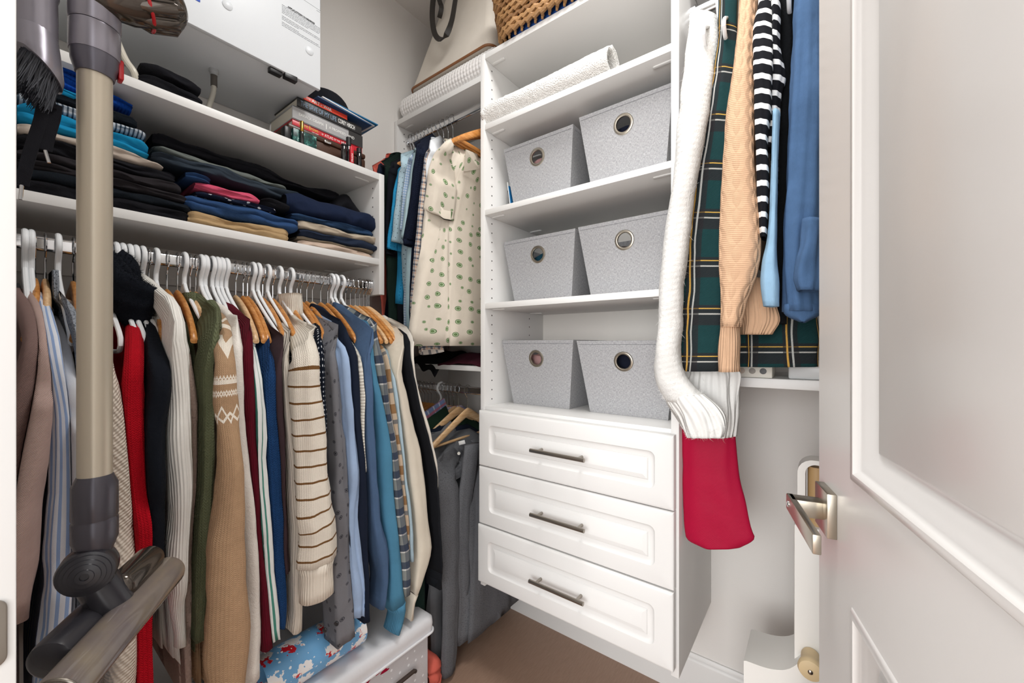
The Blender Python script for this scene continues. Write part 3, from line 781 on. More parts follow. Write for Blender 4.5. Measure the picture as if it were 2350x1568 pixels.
def pack(items, lo, hi, gap=.009, free=None):
    """press neighbouring garments on one rod against each other: each keeps its own slice of the rod at every height,
    so that no two pass through one another. free: depth beyond which a sleeve hangs clear in front of its neighbours"""
    k = 1 if items[0]['axis'] == 'X' else 0; n = len(items)
    def yc(it, z):
        C = it['C']
        if z >= C[0].z: return C[0][k]
        for a, b in zip(C, C[1:]):
            if b.z <= z <= a.z: return a[k]+(b[k]-a[k])*((a.z-z)/max(a.z-b.z, 1e-6))
        return C[-1][k]
    cache = {}
    def slices(z):
        q = round(z/.01)
        if q in cache: return cache[q]
        y = [yc(it, q*.01) for it in items]
        blk = []                                    # pooled means keep the order along the rod
        for i, v in enumerate(y):
            blk.append([v-i*gap, 1])
            while len(blk) > 1 and blk[-2][0] > blk[-1][0]:
                b = blk.pop(); a = blk.pop(); blk.append([(a[0]*a[1]+b[0]*b[1])/(a[1]+b[1]), a[1]+b[1]])
        r = [m for m, c in blk for _ in range(c)]; r = [v+i*gap for i, v in enumerate(r)]
        r = [max(lo+gap*(i+.5), min(hi-gap*(n-i-.5), v)) for i, v in enumerate(r)]
        bd = [max(lo, r[0]-.03)]+[(a+b)/2 for a, b in zip(r, r[1:])]+[min(hi, r[-1]+.03)]
        cache[q] = (y, r, bd); return cache[q]
    def at(z):
        q = z/.01; f = math.floor(q); w = q-f; A_ = slices(f*.01); B_ = slices((f+1)*.01)
        return [[a*(1-w)+b*w for a, b in zip(x, y)] for x, y in zip(A_, B_)]
    for i, it in enumerate(items):
        for ch in it['root'].children:
            if ch.type != 'MESH' or ch.name.split('.')[0] in ('hood', 'button', 'care_label', 'fuzz'): continue
            flat = ch.name.split('.')[0] in ('body', 'collar') or (ch.name.split('.')[0] == 'sleeve' and ch is not it['sleeve'])
            for v in ch.data.vertices:
                y, r, bd = at(v.co.z); off = (r[i]-it['Yg']) if flat else (r[i]-y[i])
                p = v.co[k]+off; c_ = max(bd[i]+.0004, min(bd[i+1]-.0004, p))
                if free is not None:
                    w = smooth((v.co.x-free)/.02); c_ = c_*(1-w)+p*w
                v.co[k] = c_
        if it['fz']: fuzz(it['sleeve'], it['fz'][0], it['fz'][1], it['mat'], it['sd'])
# ---- cloth materials
W_ = {}
W_['mauve'] = fabric('mauve_wool', '#7d6661', 'twill', vary=.06)
W_['blushcoat'] = fabric('dusty_pink_wool', '#b39a92', 'twill', vary=.05)
W_['bluestripe'] = fabric('blue_striped_cotton', '#dfe3ec', 'weave', pat={'u': [(.0095, .42, 0, '#7f9fd0', .85)]}, vary=.04)
W_['whitesatin'] = fabric('white_cotton', '#dcdfe6', 'weave', vary=.05)
W_['marl'] = fabric('grey_marl_knit', '#8f949c', 'rib', period=.008, pat={'specks': (.004, .58, '#4f545c')})
W_['beigetex'] = fabric('beige_waffle', '#c9b4a3', 'chunky', period=.006)
W_['creamchunk'] = fabric('cream_chunky_knit', '#d9cdbf', 'chunky', period=.0085, vary=.07)
W_['red'] = fabric('red_knit', '#b5091d', 'knit', period=.006, vary=.12)
W_['blackfuzz'] = fabric('black_fleece', '#11151d', 'fuzzy')
W_['whiterib'] = fabric('white_ribbed_knit', '#eeebe4', 'rib', period=.0055, vary=.05)
W_['taupe'] = fabric('taupe_boucle', '#a58f84', 'boucle', period=.004, vary=.12)
W_['olive'] = fabric('olive_knit', '#666b50', 'knit', period=.008, vary=.14)
W_['tan'] = fabric('tan_fair_isle', '#b39272', 'knit', period=.005, vary=.13, pat={
    'vband': [(.165, .195, '#e9dfd0'), (.333, .341, '#ece2d4')],
    'zig': [(.10, .09, .05, .009, '#e9dfd0'), (.215, .14, .09, .016, '#e9dfd0'), (.327, .012, .008, .0025, '#ece2d4'), (.353, .018, .012, .0022, '#ece2d4'), (.363, -.018, .012, .0022, '#ece2d4'), (.383, .058, .036, .0032, '#efe6d9'), (.410, -.03, .036, .003, '#efe6d9')]})
W_['whitefuzz'] = fabric('ivory_fleece', '#efe9e1', 'fuzzy', vary=.05)
W_['burg'] = fabric('burgundy_rib', '#5d0d20', 'rib', period=.005, vary=.12)
W_['tealstripe'] = fabric('teal_striped_cotton', '#eef0ee', 'weave', pat={'u': [(.026, .36, 0, '#4f8f80')]}, vary=.03)
W_['navyknit'] = fabric('navy_moss_knit', '#1c3f6d', 'knit', period=.0075, vary=.14)
W_['plum'] = fabric('plum_wool', '#46363a', 'weave', vary=.12)
W_['oat'] = fabric('oatmeal_rib', '#d3cabd', 'rib', period=.006, vary=.07)
W_['stripe'] = fabric('cream_brown_stripe_knit', '#eae1d3', 'knit', period=.0045, vary=.05, pat={'v': [(.0345, .13, -.62, '#74522f')], 'vmin': .33})
W_['creamknit'] = fabric('cream_rib', '#e9dfd0', 'rib', period=.006, vary=.05)
W_['navydot'] = fabric('navy_dotted', '#121a28', 'knit', period=.005, pat={'dots': [(.011, .2, '#dfe3ea', .1)]})
W_['greyprint'] = fabric('grey_print_cotton', '#7b7b80', 'weave', vary=.07, pat={'medal': [(.034, .7, .17, .13, '#35353b', '#6a6a70', '#26262b')]})
W_['ltblue'] = fabric('pale_blue_cotton', '#aac2e4', 'weave', vary=.06)
W_['inky'] = fabric('ink_navy_wool', '#1a2233', 'twill', vary=.1)
W_['ivoryrib'] = fabric('ivory_ribbed', '#dedacf', 'vrib', period=.008, vary=.05)
W_['chambray'] = fabric('chambray', '#4f6788', 'denim', vary=.08)
W_['blue'] = fabric('dusty_blue_jersey', '#4f86a5', 'weave', vary=.07)
W_['bluedk'] = fabric('dusty_blue_cuff', '#4f86a5', 'rib', period=.005, vary=.06)
W_['flannel'] = fabric('grey_flannel_plaid', '#8f938f', 'twill', vary=.05, pat={'v': [(.055, .45, 0, '#2c3850', .8), (.055, .08, .62, '#e9e6df', .9)], 'u': [(.05, .45, .2, '#2c3850', .55), (.05, .10, .75, '#efece6', .7)]})
W_['brownplaid'] = fabric('tan_brown_plaid', '#c9b49c', 'twill', pat={'v': [(.09, .30, .1, '#8a6238', .85), (.09, .14, .6, '#55606a', .8)], 'u': [(.08, .3, 0, '#e4d7c6', .5)]})
W_['cream'] = fabric('cream_jersey', '#e3d9c8', 'weave', vary=.04)
W_['pine'] = fabric('pine_jersey', '#1a2c27', 'weave')
W_['black'] = fabric('black_jersey', '#191b20', 'weave')
W_['ecru'] = fabric('ecru_jersey', '#e8e1d6', 'weave', vary=.04)
W_['palesky'] = fabric('sky_cotton', '#b9d2e0', 'weave')
W_['darkcoat'] = fabric('charcoal_coat', '#2d2d2f', 'twill')
G = garment
G('wool_coat', 'mauve brown wool coat beside the door frame', 'coat', [(58, 668), (78, 690), (100, 738), (108, 783), (98, 840), (84, 920), (66, 1010), (52, 1100), (46, 1250), (44, 1400)], W_['mauve'], w=[40, 70, 70], b=.02, hem=-.70, fold=.06, collar=.03, colmat=W_['darkcoat'])
G('wool_coat', 'dusty pink wool coat between mauve coat and blue striped shirt', 'coat', [(85, 676), (103, 690), (116, 730), (132, 800), (143, 862), (136, 950), (120, 1050), (102, 1150), (80, 1290), (64, 1420)], W_['blushcoat'], w=[40, 90, 110, 90], b=.02, hem=-.70, fold=.05)
G('striped_shirt', 'blue and white pinstriped shirt hanging behind the vacuum', 'shirt', [(108, 684), (124, 705), (142, 790), (160, 860), (174, 940), (182, 1050), (186, 1200), (186, 1400), (180, 1600)], W_['bluestripe'], w=[30, 60, 80, 120], b=.02, hem=-.70, fold=.14, collar=.02)
G('cotton_shirt', 'plain white shirt hanging just behind the vacuum wand', 'shirt', [(142, 735), (165, 770), (185, 830), (200, 950), (205, 1100), (208, 1250)], W_['whitesatin'], w=[30, 60, 60], b=.014, hem=-.6)
G('marl_sweater', 'grey marl knit sweater with ribbed neck, near the vacuum wand', 'sweater', [(122, 672), (172, 680), (192, 760), (208, 850), (214, 1000), (218, 1180)], W_['marl'], w=[30, 50, 50], b=.014, hem=-.6, collar=.07)
G('waffle_top', 'beige waffle knit top behind the vacuum wand', 'top', [(150, 690), (186, 712), (212, 790), (228, 880), (236, 1000), (240, 1200)], W_['beigetex'], w=[40, 60, 60], b=.014, hem=-.6)
G('chunky_sweater', 'cream chunky knit sweater between vacuum wand and red sweater', 'sweater', [(222, 730), (250, 775), (270, 860), (291, 950), (306, 1050), (316, 1150), (320, 1270), (322, 1420), (320, 1600)], W_['creamchunk'], w=[40, 70, 80, 90], b=.022, hem=-.70, fold=.06)
G('red_sweater', 'bright red knit sweater beside black fleece hoodie', 'sweater', [(284, 716), (310, 716), (324, 742), (329, 790), (329, 840), (332, 900), (337, 1000), (346, 1100), (356, 1180), (366, 1300), (370, 1420), (380, 1600)], W_['red'], w=[30, 55, 60, 80, 80], b=.018, hem=-.70, fold=.12)
gh = G('fleece_hoodie', 'black fleece hoodie with its hood folded over', 'hoodie', [(322, 712), (350, 728), (368, 762), (384, 805), (394, 850), (394, 890), (386, 950), (380, 1050), (380, 1180), (376, 1300)], W_['blackfuzz'], w=[40, 60, 72, 60, 60], b=.018, hem=-.6, fz=(9000, .007), fold=.08)
hc = [onX(px, py, -1.095) for px, py in ((255, 640), (285, 670), (318, 690), (340, 692), (352, 684))]
hood = clothtube('hood', [Vector(p) for p in crom([tuple(p) for p in hc], 16)], [Vector((0, 0, v)) for v in lerp_list([.055, .062, .058, .048, .028], 16)], [Vector((.036, .0, 0))]*16, W_['blackfuzz'], gh, n=30, fold=.16, nf=3, seed=5, open_end=False, wr=.012)
fuzz(hood, 5000, .007, W_['blackfuzz'], 3)
hc = [onX(px, py, -1.16) for px, py in ((262, 590), (282, 618), (298, 646), (306, 672))]
h2 = clothtube('hood', [Vector(p) for p in crom([tuple(p) for p in hc], 10)], [Vector((0, .012, v)) for v in lerp_list([.018, .03, .035, .03], 10)], [Vector((.03, .0, 0))]*10, W_['blackfuzz'], gh, n=24, fold=.12, seed=6, open_end=False, wr=.008)
fuzz(h2, 2000, .007, W_['blackfuzz'], 4)
G('ribbed_cardigan', 'white ribbed cardigan between black hoodie and olive sweater', 'cardigan', [(335, 632), (372, 658), (408, 694), (424, 728), (431, 770), (441, 820), (448, 900), (450, 1000), (457, 1110), (452, 1200), (449, 1330), (447, 1466)], W_['whiterib'], w=[45, 80, 76, 74, 62, 30], b=.016, hem=-.62, fold=.05)
G('boucle_sweater', 'taupe boucle sweater with bulging hem under the white cardigan', 'sweater', [(428, 745), (439, 790), (449, 860), (456, 950), (460, 1100), (462, 1300), (468, 1420), (474, 1500), (474, 1600)], W_['taupe'], w=[40, 50, 60, 110, 130, 110], b=.016, ends=(-1.185, -1.0), hem=-.70, fold=.10)
G('olive_sweater', 'olive green ribbed sweater between white cardigan and fair isle sweater', 'sweater', [(455, 680), (484, 688), (501, 703), (509, 725), (511, 770), (508, 850), (503, 940), (496, 1050), (489, 1160), (483, 1300), (474, 1458)], W_['olive'], w=[55, 75, 66, 60, 50, 45], b=.015, hem=-.62, fold=.10, collar=.035)
G('fair_isle_sweater', 'tan fair isle sweater with white zigzag bands', 'sweater', [(500, 708), (522, 730), (534, 776), (539, 861), (546, 942), (551, 985), (559, 1070), (563, 1198), (567, 1326), (568, 1454), (563, 1600)], W_['tan'], w=[40, 46, 52, 62, 84, 94, 98, 94], b=.018, ends=(-1.15, -.880), hem=-.70, fold=.05)
G('fleece_pullover', 'ivory fleece pullover between fair isle and burgundy sweaters', 'pullover', [(508, 700), (535, 719), (549, 745), (557, 794), (561, 861), (566, 942), (577, 1028), (592, 1156), (601, 1241), (607, 1326), (605, 1411), (597, 1540)], W_['whitefuzz'], w=[40, 60, 60, 60, 64, 70, 60], b=.016, hem=-.70, fz=(9000, .006), fold=.05)
G('burgundy_sweater', 'burgundy ribbed sweater between ivory fleece and green striped shirt', 'sweater', [(516, 694), (546, 708), (567, 733), (577, 760), (581, 810), (584, 900), (589, 960), (595, 1060), (602, 1160), (612, 1280), (623, 1380), (634, 1458)], W_['burg'], w=[35, 50, 50, 50, 50, 56], b=.014, hem=-.70, fold=.08)
G('striped_blouse', 'white blouse with teal green stripes beside navy knit sweater', 'blouse', [(572, 752), (588, 800), (600, 860), (606, 940), (608, 1040), (613, 1150), (622, 1280), (638, 1445)], W_['tealstripe'], w=[30, 46, 50, 46, 50], b=.012, hem=-.70, fold=.22, nf=4)
G('navy_sweater', 'navy blue moss knit sweater between green striped blouse and oatmeal cardigan', 'sweater', [(577, 748), (598, 747), (615, 766), (627, 794), (636, 848), (641, 915), (645, 970), (655, 1113), (662, 1241), (671, 1326), (673, 1400), (662, 1434)], W_['navyknit'], w=[30, 60, 64, 62, 64, 70, 66], b=.016, hem=-.65, fold=.05)
G('plum_cardigan', 'dark plum cardigan peeking over the navy knit sweater', 'cardigan', [(583, 718), (602, 726), (617, 748), (630, 768), (641, 796), (648, 835), (650, 915), (655, 1020), (660, 1150), (664, 1300)], W_['plum'], w=[30, 44, 44, 40], b=.012, hem=-.6)
G('oatmeal_cardigan', 'oatmeal ribbed cardigan between navy and striped turtleneck sweaters', 'cardigan', [(618, 730), (637, 726), (653, 746), (664, 773), (668, 808), (673, 861), (681, 942), (688, 1006), (700, 1092), (704, 1198), (702, 1326), (704, 1390), (698, 1434)], W_['oat'], w=[30, 54, 60, 60, 60, 62, 64], b=.016, hem=-.66, fold=.08)
ts = G('striped_turtleneck', 'cream turtleneck sweater with thin brown stripes on its sleeves', 'sweater', [(684, 726), (706, 757), (720, 784), (732, 817), (735, 868), (737, 915), (745, 985), (749, 1070), (754, 1156), (765, 1195), (769, 1245), (770, 1290), (772, 1355)], W_['stripe'], w=[40, 64, 70, 74, 76, 80, 88, 92], b=.020, ends=(-1.17, -.880), hem=-.55, fold=.13, cuff=.075, cuffmat=W_['creamknit'])
tc = [onX(px, py, -1.19) for px, py in ((667, 676), (668, 700), (672, 722), (682, 745))]
clothtube('turtleneck', [Vector(p) for p in crom([tuple(p) for p in tc], 12)], [Vector((0, v, 0)) for v in lerp_list([.026, .024, .03, .036], 12)], [Vector((.05, 0, 0))]*12, W_['creamknit'], ts, n=30, fold=.12, nf=5, seed=9, open_start=True, wr=.005)
G('dotted_sweater', 'navy sweater with white dots behind the striped turtleneck', 'sweater', [(712, 735), (731, 744), (741, 770), (744, 850), (747, 980), (750, 1100), (752, 1250)], W_['navydot'], w=[30, 40, 40], b=.012, hem=-.5)
gp = G('print_shirt', 'grey button shirt with small dark plant print', 'shirt', [(702, 714), (722, 714), (740, 737), (759, 761), (768, 788), (773, 828), (779, 870), (786, 978), (792, 1050), (801, 1156), (814, 1262), (819, 1369), (826, 1440)], W_['greyprint'], w=[30, 50, 50, 50, 56, 66, 90, 116], b=.015, hem=-.62, fold=.20, nf=4, wr=.009)
m_btn = plain('dark_button', '#2b2a2c', .35)
for px, py in ((745, 1447), (772, 1432)):
    p = onX(px, py, -.93); Mb = basis(p, Vector((CA, SA, 0)), (0, 0, 1))
    b_ = MB().lathe([(.0055, -.002), (.0058, .001), (.0045, .002), (.001, .0012)], Mb, 16).o('button', m_btn); reparent(b_, gp)
G('blue_shirt', 'pale blue cotton shirt between grey print shirt and ink navy jacket', 'shirt', [(704, 710), (722, 713), (745, 731), (766, 761), (785, 788), (797, 806), (801, 841), (807, 908), (815, 975), (820, 1049), (825, 1109), (820, 1170), (822, 1241), (836, 1326), (841, 1369), (836, 1404)], W_['ltblue'], w=[30, 46, 46, 50, 56, 60], b=.012, hem=-.62, fold=.24, nf=4, wr=.009)
G('navy_jacket', 'ink navy jacket between pale blue shirt and chambray shirt', 'jacket', [(726, 700), (745, 708), (762, 726), (782, 753), (799, 774), (813, 796), (822, 820), (826, 868), (830, 935), (837, 1006), (850, 1113), (862, 1198), (867, 1262), (871, 1347), (871, 1400)], W_['inky'], w=[30, 50, 52, 54, 60, 56], b=.014, hem=-.62, fold=.10)
G('ivory_rib_sweater', 'ivory horizontal rib sweater half hidden beside the ink navy jacket', 'sweater', [(778, 744), (794, 751), (813, 768), (826, 785), (831, 805), (832, 828), (836, 868), (839, 922), (838, 1000), (838, 1080)], W_['ivoryrib'], w=[30, 44, 40, 30], b=.011, hem=-.5)
G('chambray_shirt', 'denim blue chambray shirt beside the dusty blue sweatshirt', 'shirt', [(762, 696), (778, 699), (792, 713), (811, 731), (829, 748), (840, 772), (846, 796), (850, 820), (853, 881), (857, 978), (866, 1092), (876, 1198), (888, 1249), (893, 1305), (891, 1347), (886, 1388)], W_['chambray'], w=[30, 50, 50, 46, 46, 44], b=.013, hem=-.6, fold=.14)
G('blue_sweatshirt', 'dusty blue sweatshirt with ribbed cuff above the storage box', 'sweatshirt', [(792, 713), (808, 712), (824, 724), (835, 748), (848, 788), (859, 828), (870, 881), (883, 935), (894, 978), (903, 1049), (910, 1113), (916, 1198), (922, 1283), (928, 1347), (939, 1390), (931, 1430), (922, 1456)], W_['blue'], w=[30, 44, 44, 50, 56, 56, 56, 52], b=.016, hem=-.60, fold=.10, cuff=.07, cuffmat=W_['bluedk'])
G('flannel_shirt', 'grey and navy plaid flannel shirt beside dusty blue sweatshirt', 'shirt', [(796, 704), (816, 712), (834, 726), (850, 742), (863, 768), (873, 800), (883, 860), (894, 930), (906, 1010), (918, 1100), (932, 1200), (946, 1265), (953, 1346)], W_['flannel'], w=[30, 44, 44, 44, 50, 50], b=.013, hem=-.58, fold=.10)
G('plaid_shirt', 'tan and brown plaid shirt beside the cream sweatshirt', 'shirt', [(850, 758), (872, 786), (888, 805), (897, 830), (900, 870), (908, 920), (917, 985), (929, 1092), (938, 1180), (942, 1250)], W_['brownplaid'], w=[30, 40, 40, 36], b=.011, hem=-.5)
G('pale_tshirt', 'pale sky blue shirt glimpsed beside the cream sweatshirt', 'shirt', [(868, 770), (890, 805), (906, 860), (920, 960), (934, 1100), (944, 1200), (948, 1280)], W_['palesky'], w=[30, 36, 30], b=.010, hem=-.5)
G('cream_sweatshirt', 'cream sweatshirt with full sleeves beside the black sweatshirt', 'sweatshirt', [(842, 729), (862, 728), (878, 738), (890, 758), (901, 782), (910, 828), (923, 881), (939, 935), (952, 985), (964, 1028), (978, 1113), (990, 1198), (993, 1241), (986, 1283), (967, 1347), (951, 1394), (944, 1428)], W_['cream'], w=[30, 48, 50, 56, 62, 66, 60, 30], b=.018, hem=-.55, fold=.08, cuff=.06)
G('pine_sweatshirt', 'dark pine green sweatshirt hanging between cream and black sweatshirts', 'sweatshirt', [(868, 742), (890, 764), (908, 800), (927, 870), (947, 940), (966, 1020), (981, 1120), (991, 1250), (998, 1340), (998, 1398)], W_['pine'], w=[30, 44, 44, 60, 80], ends=(-1.185, -1.04), b=.012, hem=-.62)
G('black_sweatshirt', 'black sweatshirt with long sleeve, last but one on the rod', 'sweatshirt', [(870, 734), (890, 737), (906, 756), (920, 774), (928, 796), (933, 820), (939, 868), (952, 922), (968, 978), (986, 1049), (1003, 1134), (1014, 1198), (1025, 1241), (1029, 1283), (1028, 1340)], W_['black'], w=[30, 40, 42, 46, 50, 50], b=.014, hem=-.5, fold=.06, cuff=.055)
G('ecru_top', 'ecru top hanging at the end of the long rod', 'top', [(866, 726), (885, 726), (904, 745), (922, 772), (936, 796), (944, 828), (950, 868), (958, 920), (980, 985), (1002, 1070), (1003, 1122)], W_['ecru'], w=[30, 40, 40, 34], b=.011, hem=-.4)
pack([g_ for g_ in ROD if g_['axis'] == 'X'], .014, .99, .009, -.935)
for y, k, o in HANGERS:
    nm = min(HUNG, key=lambda q: abs(q[0]-y))[1]
    nm = {'wool coat': 'wool coats'}.get(nm, nm)
    o['label'] = {'w': 'white plastic hanger', 'h': 'honey wood hanger with chrome hook', 'p': 'pale blond wood hanger with chrome hook'}[k]+' on the long rod by the '+nm
hang('p', (RX, .797, RZ), .02, 'pale blond empty wood hanger at the end of the long rod, its arm bare', None)
# ------------------------------------------------------------------ corner garments, upper rod
W_['coral'] = fabric('coral_jersey', '#d9695a', 'weave')
W_['darkgreen'] = fabric('bottle_green_wool', '#14251f', 'weave')
W_['inkblack'] = fabric('ink_black_jersey', '#15171f', 'weave')
W_['azure'] = fabric('azure_cotton', '#3097c9', 'weave', pat={'dots': [(.012, .10, '#0f4f7a', .3)]})
W_['skydot'] = fabric('sky_dotted_cotton', '#b4cdd8', 'weave', pat={'dots': [(.016, .09, '#2a3848', .5)]})
W_['bluecheck'] = fabric('blue_micro_check', '#cfdbe6', 'weave', pat={'v': [(.009, .5, 0, '#7f9ec4', .7)], 'u': [(.009, .5, 0, '#7f9ec4', .6)]})
W_['mist'] = fabric('mist_blue_cotton', '#b5d0d8', 'weave')
W_['navycable'] = fabric('navy_rib_knit', '#131a2d', 'knit', period=.009)
W_['madras'] = fabric('tan_navy_plaid', '#eee7de', 'weave', vary=.03, pat={'v': [(.021, .30, 0, '#33455f', .75), (.021, .16, .55, '#d59f78', .65)], 'u': [(.021, .30, 0, '#33455f', .7), (.021, .16, .55, '#d59f78', .6)]})
W_['white'] = fabric('white_poplin', '#e4e8ec', 'weave', vary=.04)
W_['print'] = fabric('cream_medallion_print', '#ddd3c4', 'weave', vary=.04, pat={'medal': [(.040, .55, .20, .11, '#4d6840', '#a9bb96', '#6b8657')]})
CK = dict(ends=(1.10, .905), axis='Y', side=-1, drop=.13)
G('coral_sweatshirt', 'coral sweatshirt at the wall end of the corner upper rod', 'sweatshirt', [(912, 356), (884, 357), (866, 366), (857, 384), (862, 470), (868, 560), (877, 660), (890, 745)], W_['coral'], w=[16, 26, 30, 30, 30], b=.010, hem=.03, **dict(CK, ends=(1.03, .915)))
G('navy_polo', 'thin navy shirt between coral and bottle green tops in the corner', 'shirt', [(915, 356), (890, 362), (873, 376), (864, 400), (862, 470), (866, 540)], W_['inky'], w=[30, 40, 40], b=.011, hem=.1, **dict(CK, ends=(1.03, .915)))
G('green_sweater', 'bottle green sweater on the corner upper rod', 'sweater', [(940, 344), (905, 351), (889, 370), (882, 398), (880, 480), (888, 600), (902, 700), (920, 764)], W_['darkgreen'], w=[40, 60, 60, 60, 60], b=.015, hem=.03, **dict(CK, ends=(1.03, .915)))
G('black_jersey_shirt', 'ink black top on the corner upper rod beside azure shirt', 'top', [(940, 356), (912, 366), (896, 384), (888, 410), (885, 480), (885, 540), (892, 590)], W_['inkblack'], w=[40, 56, 50, 50], b=.013, hem=.03, **CK)
G('azure_tshirt', 'bright azure short sleeved shirt in the corner', 'shirt', [(945, 366), (922, 384), (908, 420), (900, 480), (892, 530), (885, 572)], W_['azure'], w=[30, 44, 50, 60], b=.014, hem=.15, **CK)
G('sky_shirt', 'pale blue short sleeved shirt with tiny dots in the corner', 'shirt', [(955, 345), (928, 356), (917, 385), (911, 450), (904, 510), (899, 556)], W_['skydot'], w=[40, 50, 44, 44], b=.014, hem=.03, bodyw=(.17, .20), **CK)
G('check_shirt', 'white and blue micro check shirt squeezed between pale blue shirts', 'shirt', [(960, 345), (938, 362), (929, 395), (924, 450), (917, 530)], W_['bluecheck'], w=[30, 30, 30], b=.009, hem=.03, **CK)
G('mist_shirt', 'plain mist blue shirt beside the navy cable sweater', 'shirt', [(975, 330), (950, 344), (942, 375), (936, 420), (930, 470), (922, 546)], W_['mist'], w=[40, 40, 40], b=.012, hem=.03, **CK)
G('navy_cable_sweater', 'navy knit sweater sleeve on the corner upper rod beside plaid shirt', 'sweater', [(1005, 312), (972, 317), (957, 338), (947, 383), (940, 450), (930, 510), (921, 550), (922, 568)], W_['navycable'], w=[40, 60, 54, 46, 44], b=.016, hem=.03, cuff=.02, **CK)
G('madras_shirt', 'navy and tan plaid long shirt in the corner behind the printed shirt', 'shirt', [(1005, 330), (982, 352), (972, 390), (964, 465), (957, 546), (948, 628), (943, 700), (948, 750), (960, 814)], W_['madras'], w=[30, 40, 40, 50, 58, 66], b=.014, hem=.03, bodyw=(.17, .20), **CK)
G('white_shirt', 'white shirt between plaid and green medallion shirts in the corner', 'shirt', [(1010, 316), (990, 320), (979, 338), (976, 365), (978, 430), (980, 480)], W_['white'], w=[30, 34, 36], b=.011, hem=.03, **CK)
pr = G('medallion_shirt', 'cream short sleeved shirt printed with green medallions', 'shirt', [(1030, 318), (1010, 334), (995, 358), (983, 402), (971, 448), (961, 482)], W_['print'], w=[18, 50, 74, 88], b=.018, hem=-.004, bodyw=(.12, .262), bodyb=.022, fold=.16, bodycenter=1.10, rodc=1.12, **CK)
# collar leaf and button placket of the printed shirt
cb = onX(1082, 372, -.955)
vs = []; fs = []; uv = []
q = [(1062, 346), (1100, 352), (1101, 388), (1072, 391)]
for dx in (0, .004): vs += [onX(a_, b_, -.957-dx) for a_, b_ in q]
fs = [(0, 1, 2, 3), (7, 6, 5, 4), (0, 4, 5, 1), (1, 5, 6, 2), (2, 6, 7, 3), (3, 7, 4, 0)]
uv = [[(vs[i].y, vs[i].z) for i in f] for f in fs]
o = mesh('collar', vs, fs, W_['print'], None, uv, False); reparent(o, pr)
pack([g_ for g_ in ROD if g_['axis'] == 'Y'], -1.455, -.93, .010)
NPK = len(ROD)
CH = ('honey wood hanger on the corner upper rod holding a shirt', 'wooden hangers on the corner upper rod')
for px in (944, 950, 957, 964, 972, 980, 989, 998, 1008, 1018, 1029, 1040):
    p = onY(px, 300, RY); hang('H', (p.x, RY, R(.905)), -math.pi/2+.03*math.sin(px/14), *CH)
for k, (x, a) in enumerate(((-.976, .05), (-.957, .03), (-.938, .01))):
    hang('H', (x, RY, R(.905)), -math.pi/2+a, 'bare honey wood hanger with trouser bar in front of the medallion shirt', 'bare wooden hangers on the corner upper rod')
# ------------------------------------------------------------------ corner garments, lower rod
W_['charcoal'] = fabric('charcoal_jersey', '#68696d', 'weave', pat={'specks': (.003, .6, '#505155')})
W_['charcoal2'] = fabric('slate_jersey', '#707276', 'weave')
W_['periwinkle'] = fabric('periwinkle_check', '#7f95c4', 'weave', pat={'u': [(.03, .3, 0, '#c06a78', .8)], 'v': [(.03, .2, 0, '#e8ebf2', .6)]})
W_['forest'] = fabric('forest_cotton', '#1d3327', 'weave')
LK = dict(ends=(1.10, .945), axis='Y', side=-1, drop=.10)
G('check_lower_shirt', 'periwinkle and pink checked shirt on the corner lower rod', 'shirt', [(1016, 915), (985, 938), (965, 958), (955, 1000), (952, 1080)], W_['periwinkle'], w=[30, 40, 40], b=.012, hem=-.9, **LK)
G('forest_shirt', 'forest green shirt on the corner lower rod', 'shirt', [(1024, 935), (995, 960), (975, 985), (968, 1030), (966, 1120)], W_['forest'], w=[30, 40, 40], b=.012, hem=-.95, **LK)
G('navy_lower_shirt', 'navy shirt shoulder on the corner lower rod beside slate shirt', 'shirt', [(1020, 960), (1000, 978), (980, 1000), (972, 1040), (970, 1120)], W_['inky'], w=[30, 36, 36], b=.010, hem=-.9, **LK)
G('slate_longsleeve', 'slate grey long sleeved shirt with cuffs near the floor', 'shirt', [(1022, 970), (1002, 985), (985, 1010), (980, 1100), (984, 1250), (986, 1400), (988, 1540)], W_['charcoal2'], w=[30, 44, 40, 34, 28], b=.014, hem=-.98, **LK)
hn = G('charcoal_henley', 'charcoal grey henley shirt hanging open necked on pale hanger', 'shirt', [(1024, 1015), (1008, 1040), (1004, 1080), (1008, 1200), (1012, 1350), (1014, 1460), (1012, 1546)], W_['charcoal'], w=[30, 50, 44, 40, 34], b=.015, hem=-1.045, bodyw=(.15, .185), bodyb=.028, bodycenter=1.185, rodc=1.15, **LK)
pack(ROD[NPK:], -1.455, -.93, .010)
pc = [onX(px, py, -1.005) for px, py in ((1082, 1020), (1075, 1080), (1066, 1180), (1064, 1290), (1062, 1396))]
clothtube('sleeve', [Vector(p) for p in crom([tuple(p) for p in pc], 20)], [Vector((0, .036, 0))]*20, [Vector((.016, 0, 0))]*20, W_['charcoal'], hn, n=24, fold=.12, seed=77)
b_ = MB().lathe([(.0055, -.002), (.0058, .001), (.0045, .002), (.001, .0012)], basis(onX(1053, 1041, -1.035), Vector((CA, SA, 0)), (0, 0, 1)), 14).o('button', plain('cream_button', '#d8d5cc', .4)); reparent(b_, hn)
lb = MB(); M = basis(onX(1060, 1016, -1.06), Vector((CA, SA, .25)), (0, -.1, 1)); lb.box((-.012, -.007, -.001), (.012, .007, .001), .0004, M)
reparent(lb.o('care_label', plain('care_label', '#e8e8e6', .8)), hn)
for px in (955, 961, 968, 975, 983, 991):
    p = onY(px, 885, RY); hang('b', (p.x, RY, R(-.177)), -math.pi/2+.02, 'honey wood hanger crowded on the corner lower rod', 'honey hangers on the corner lower rod')
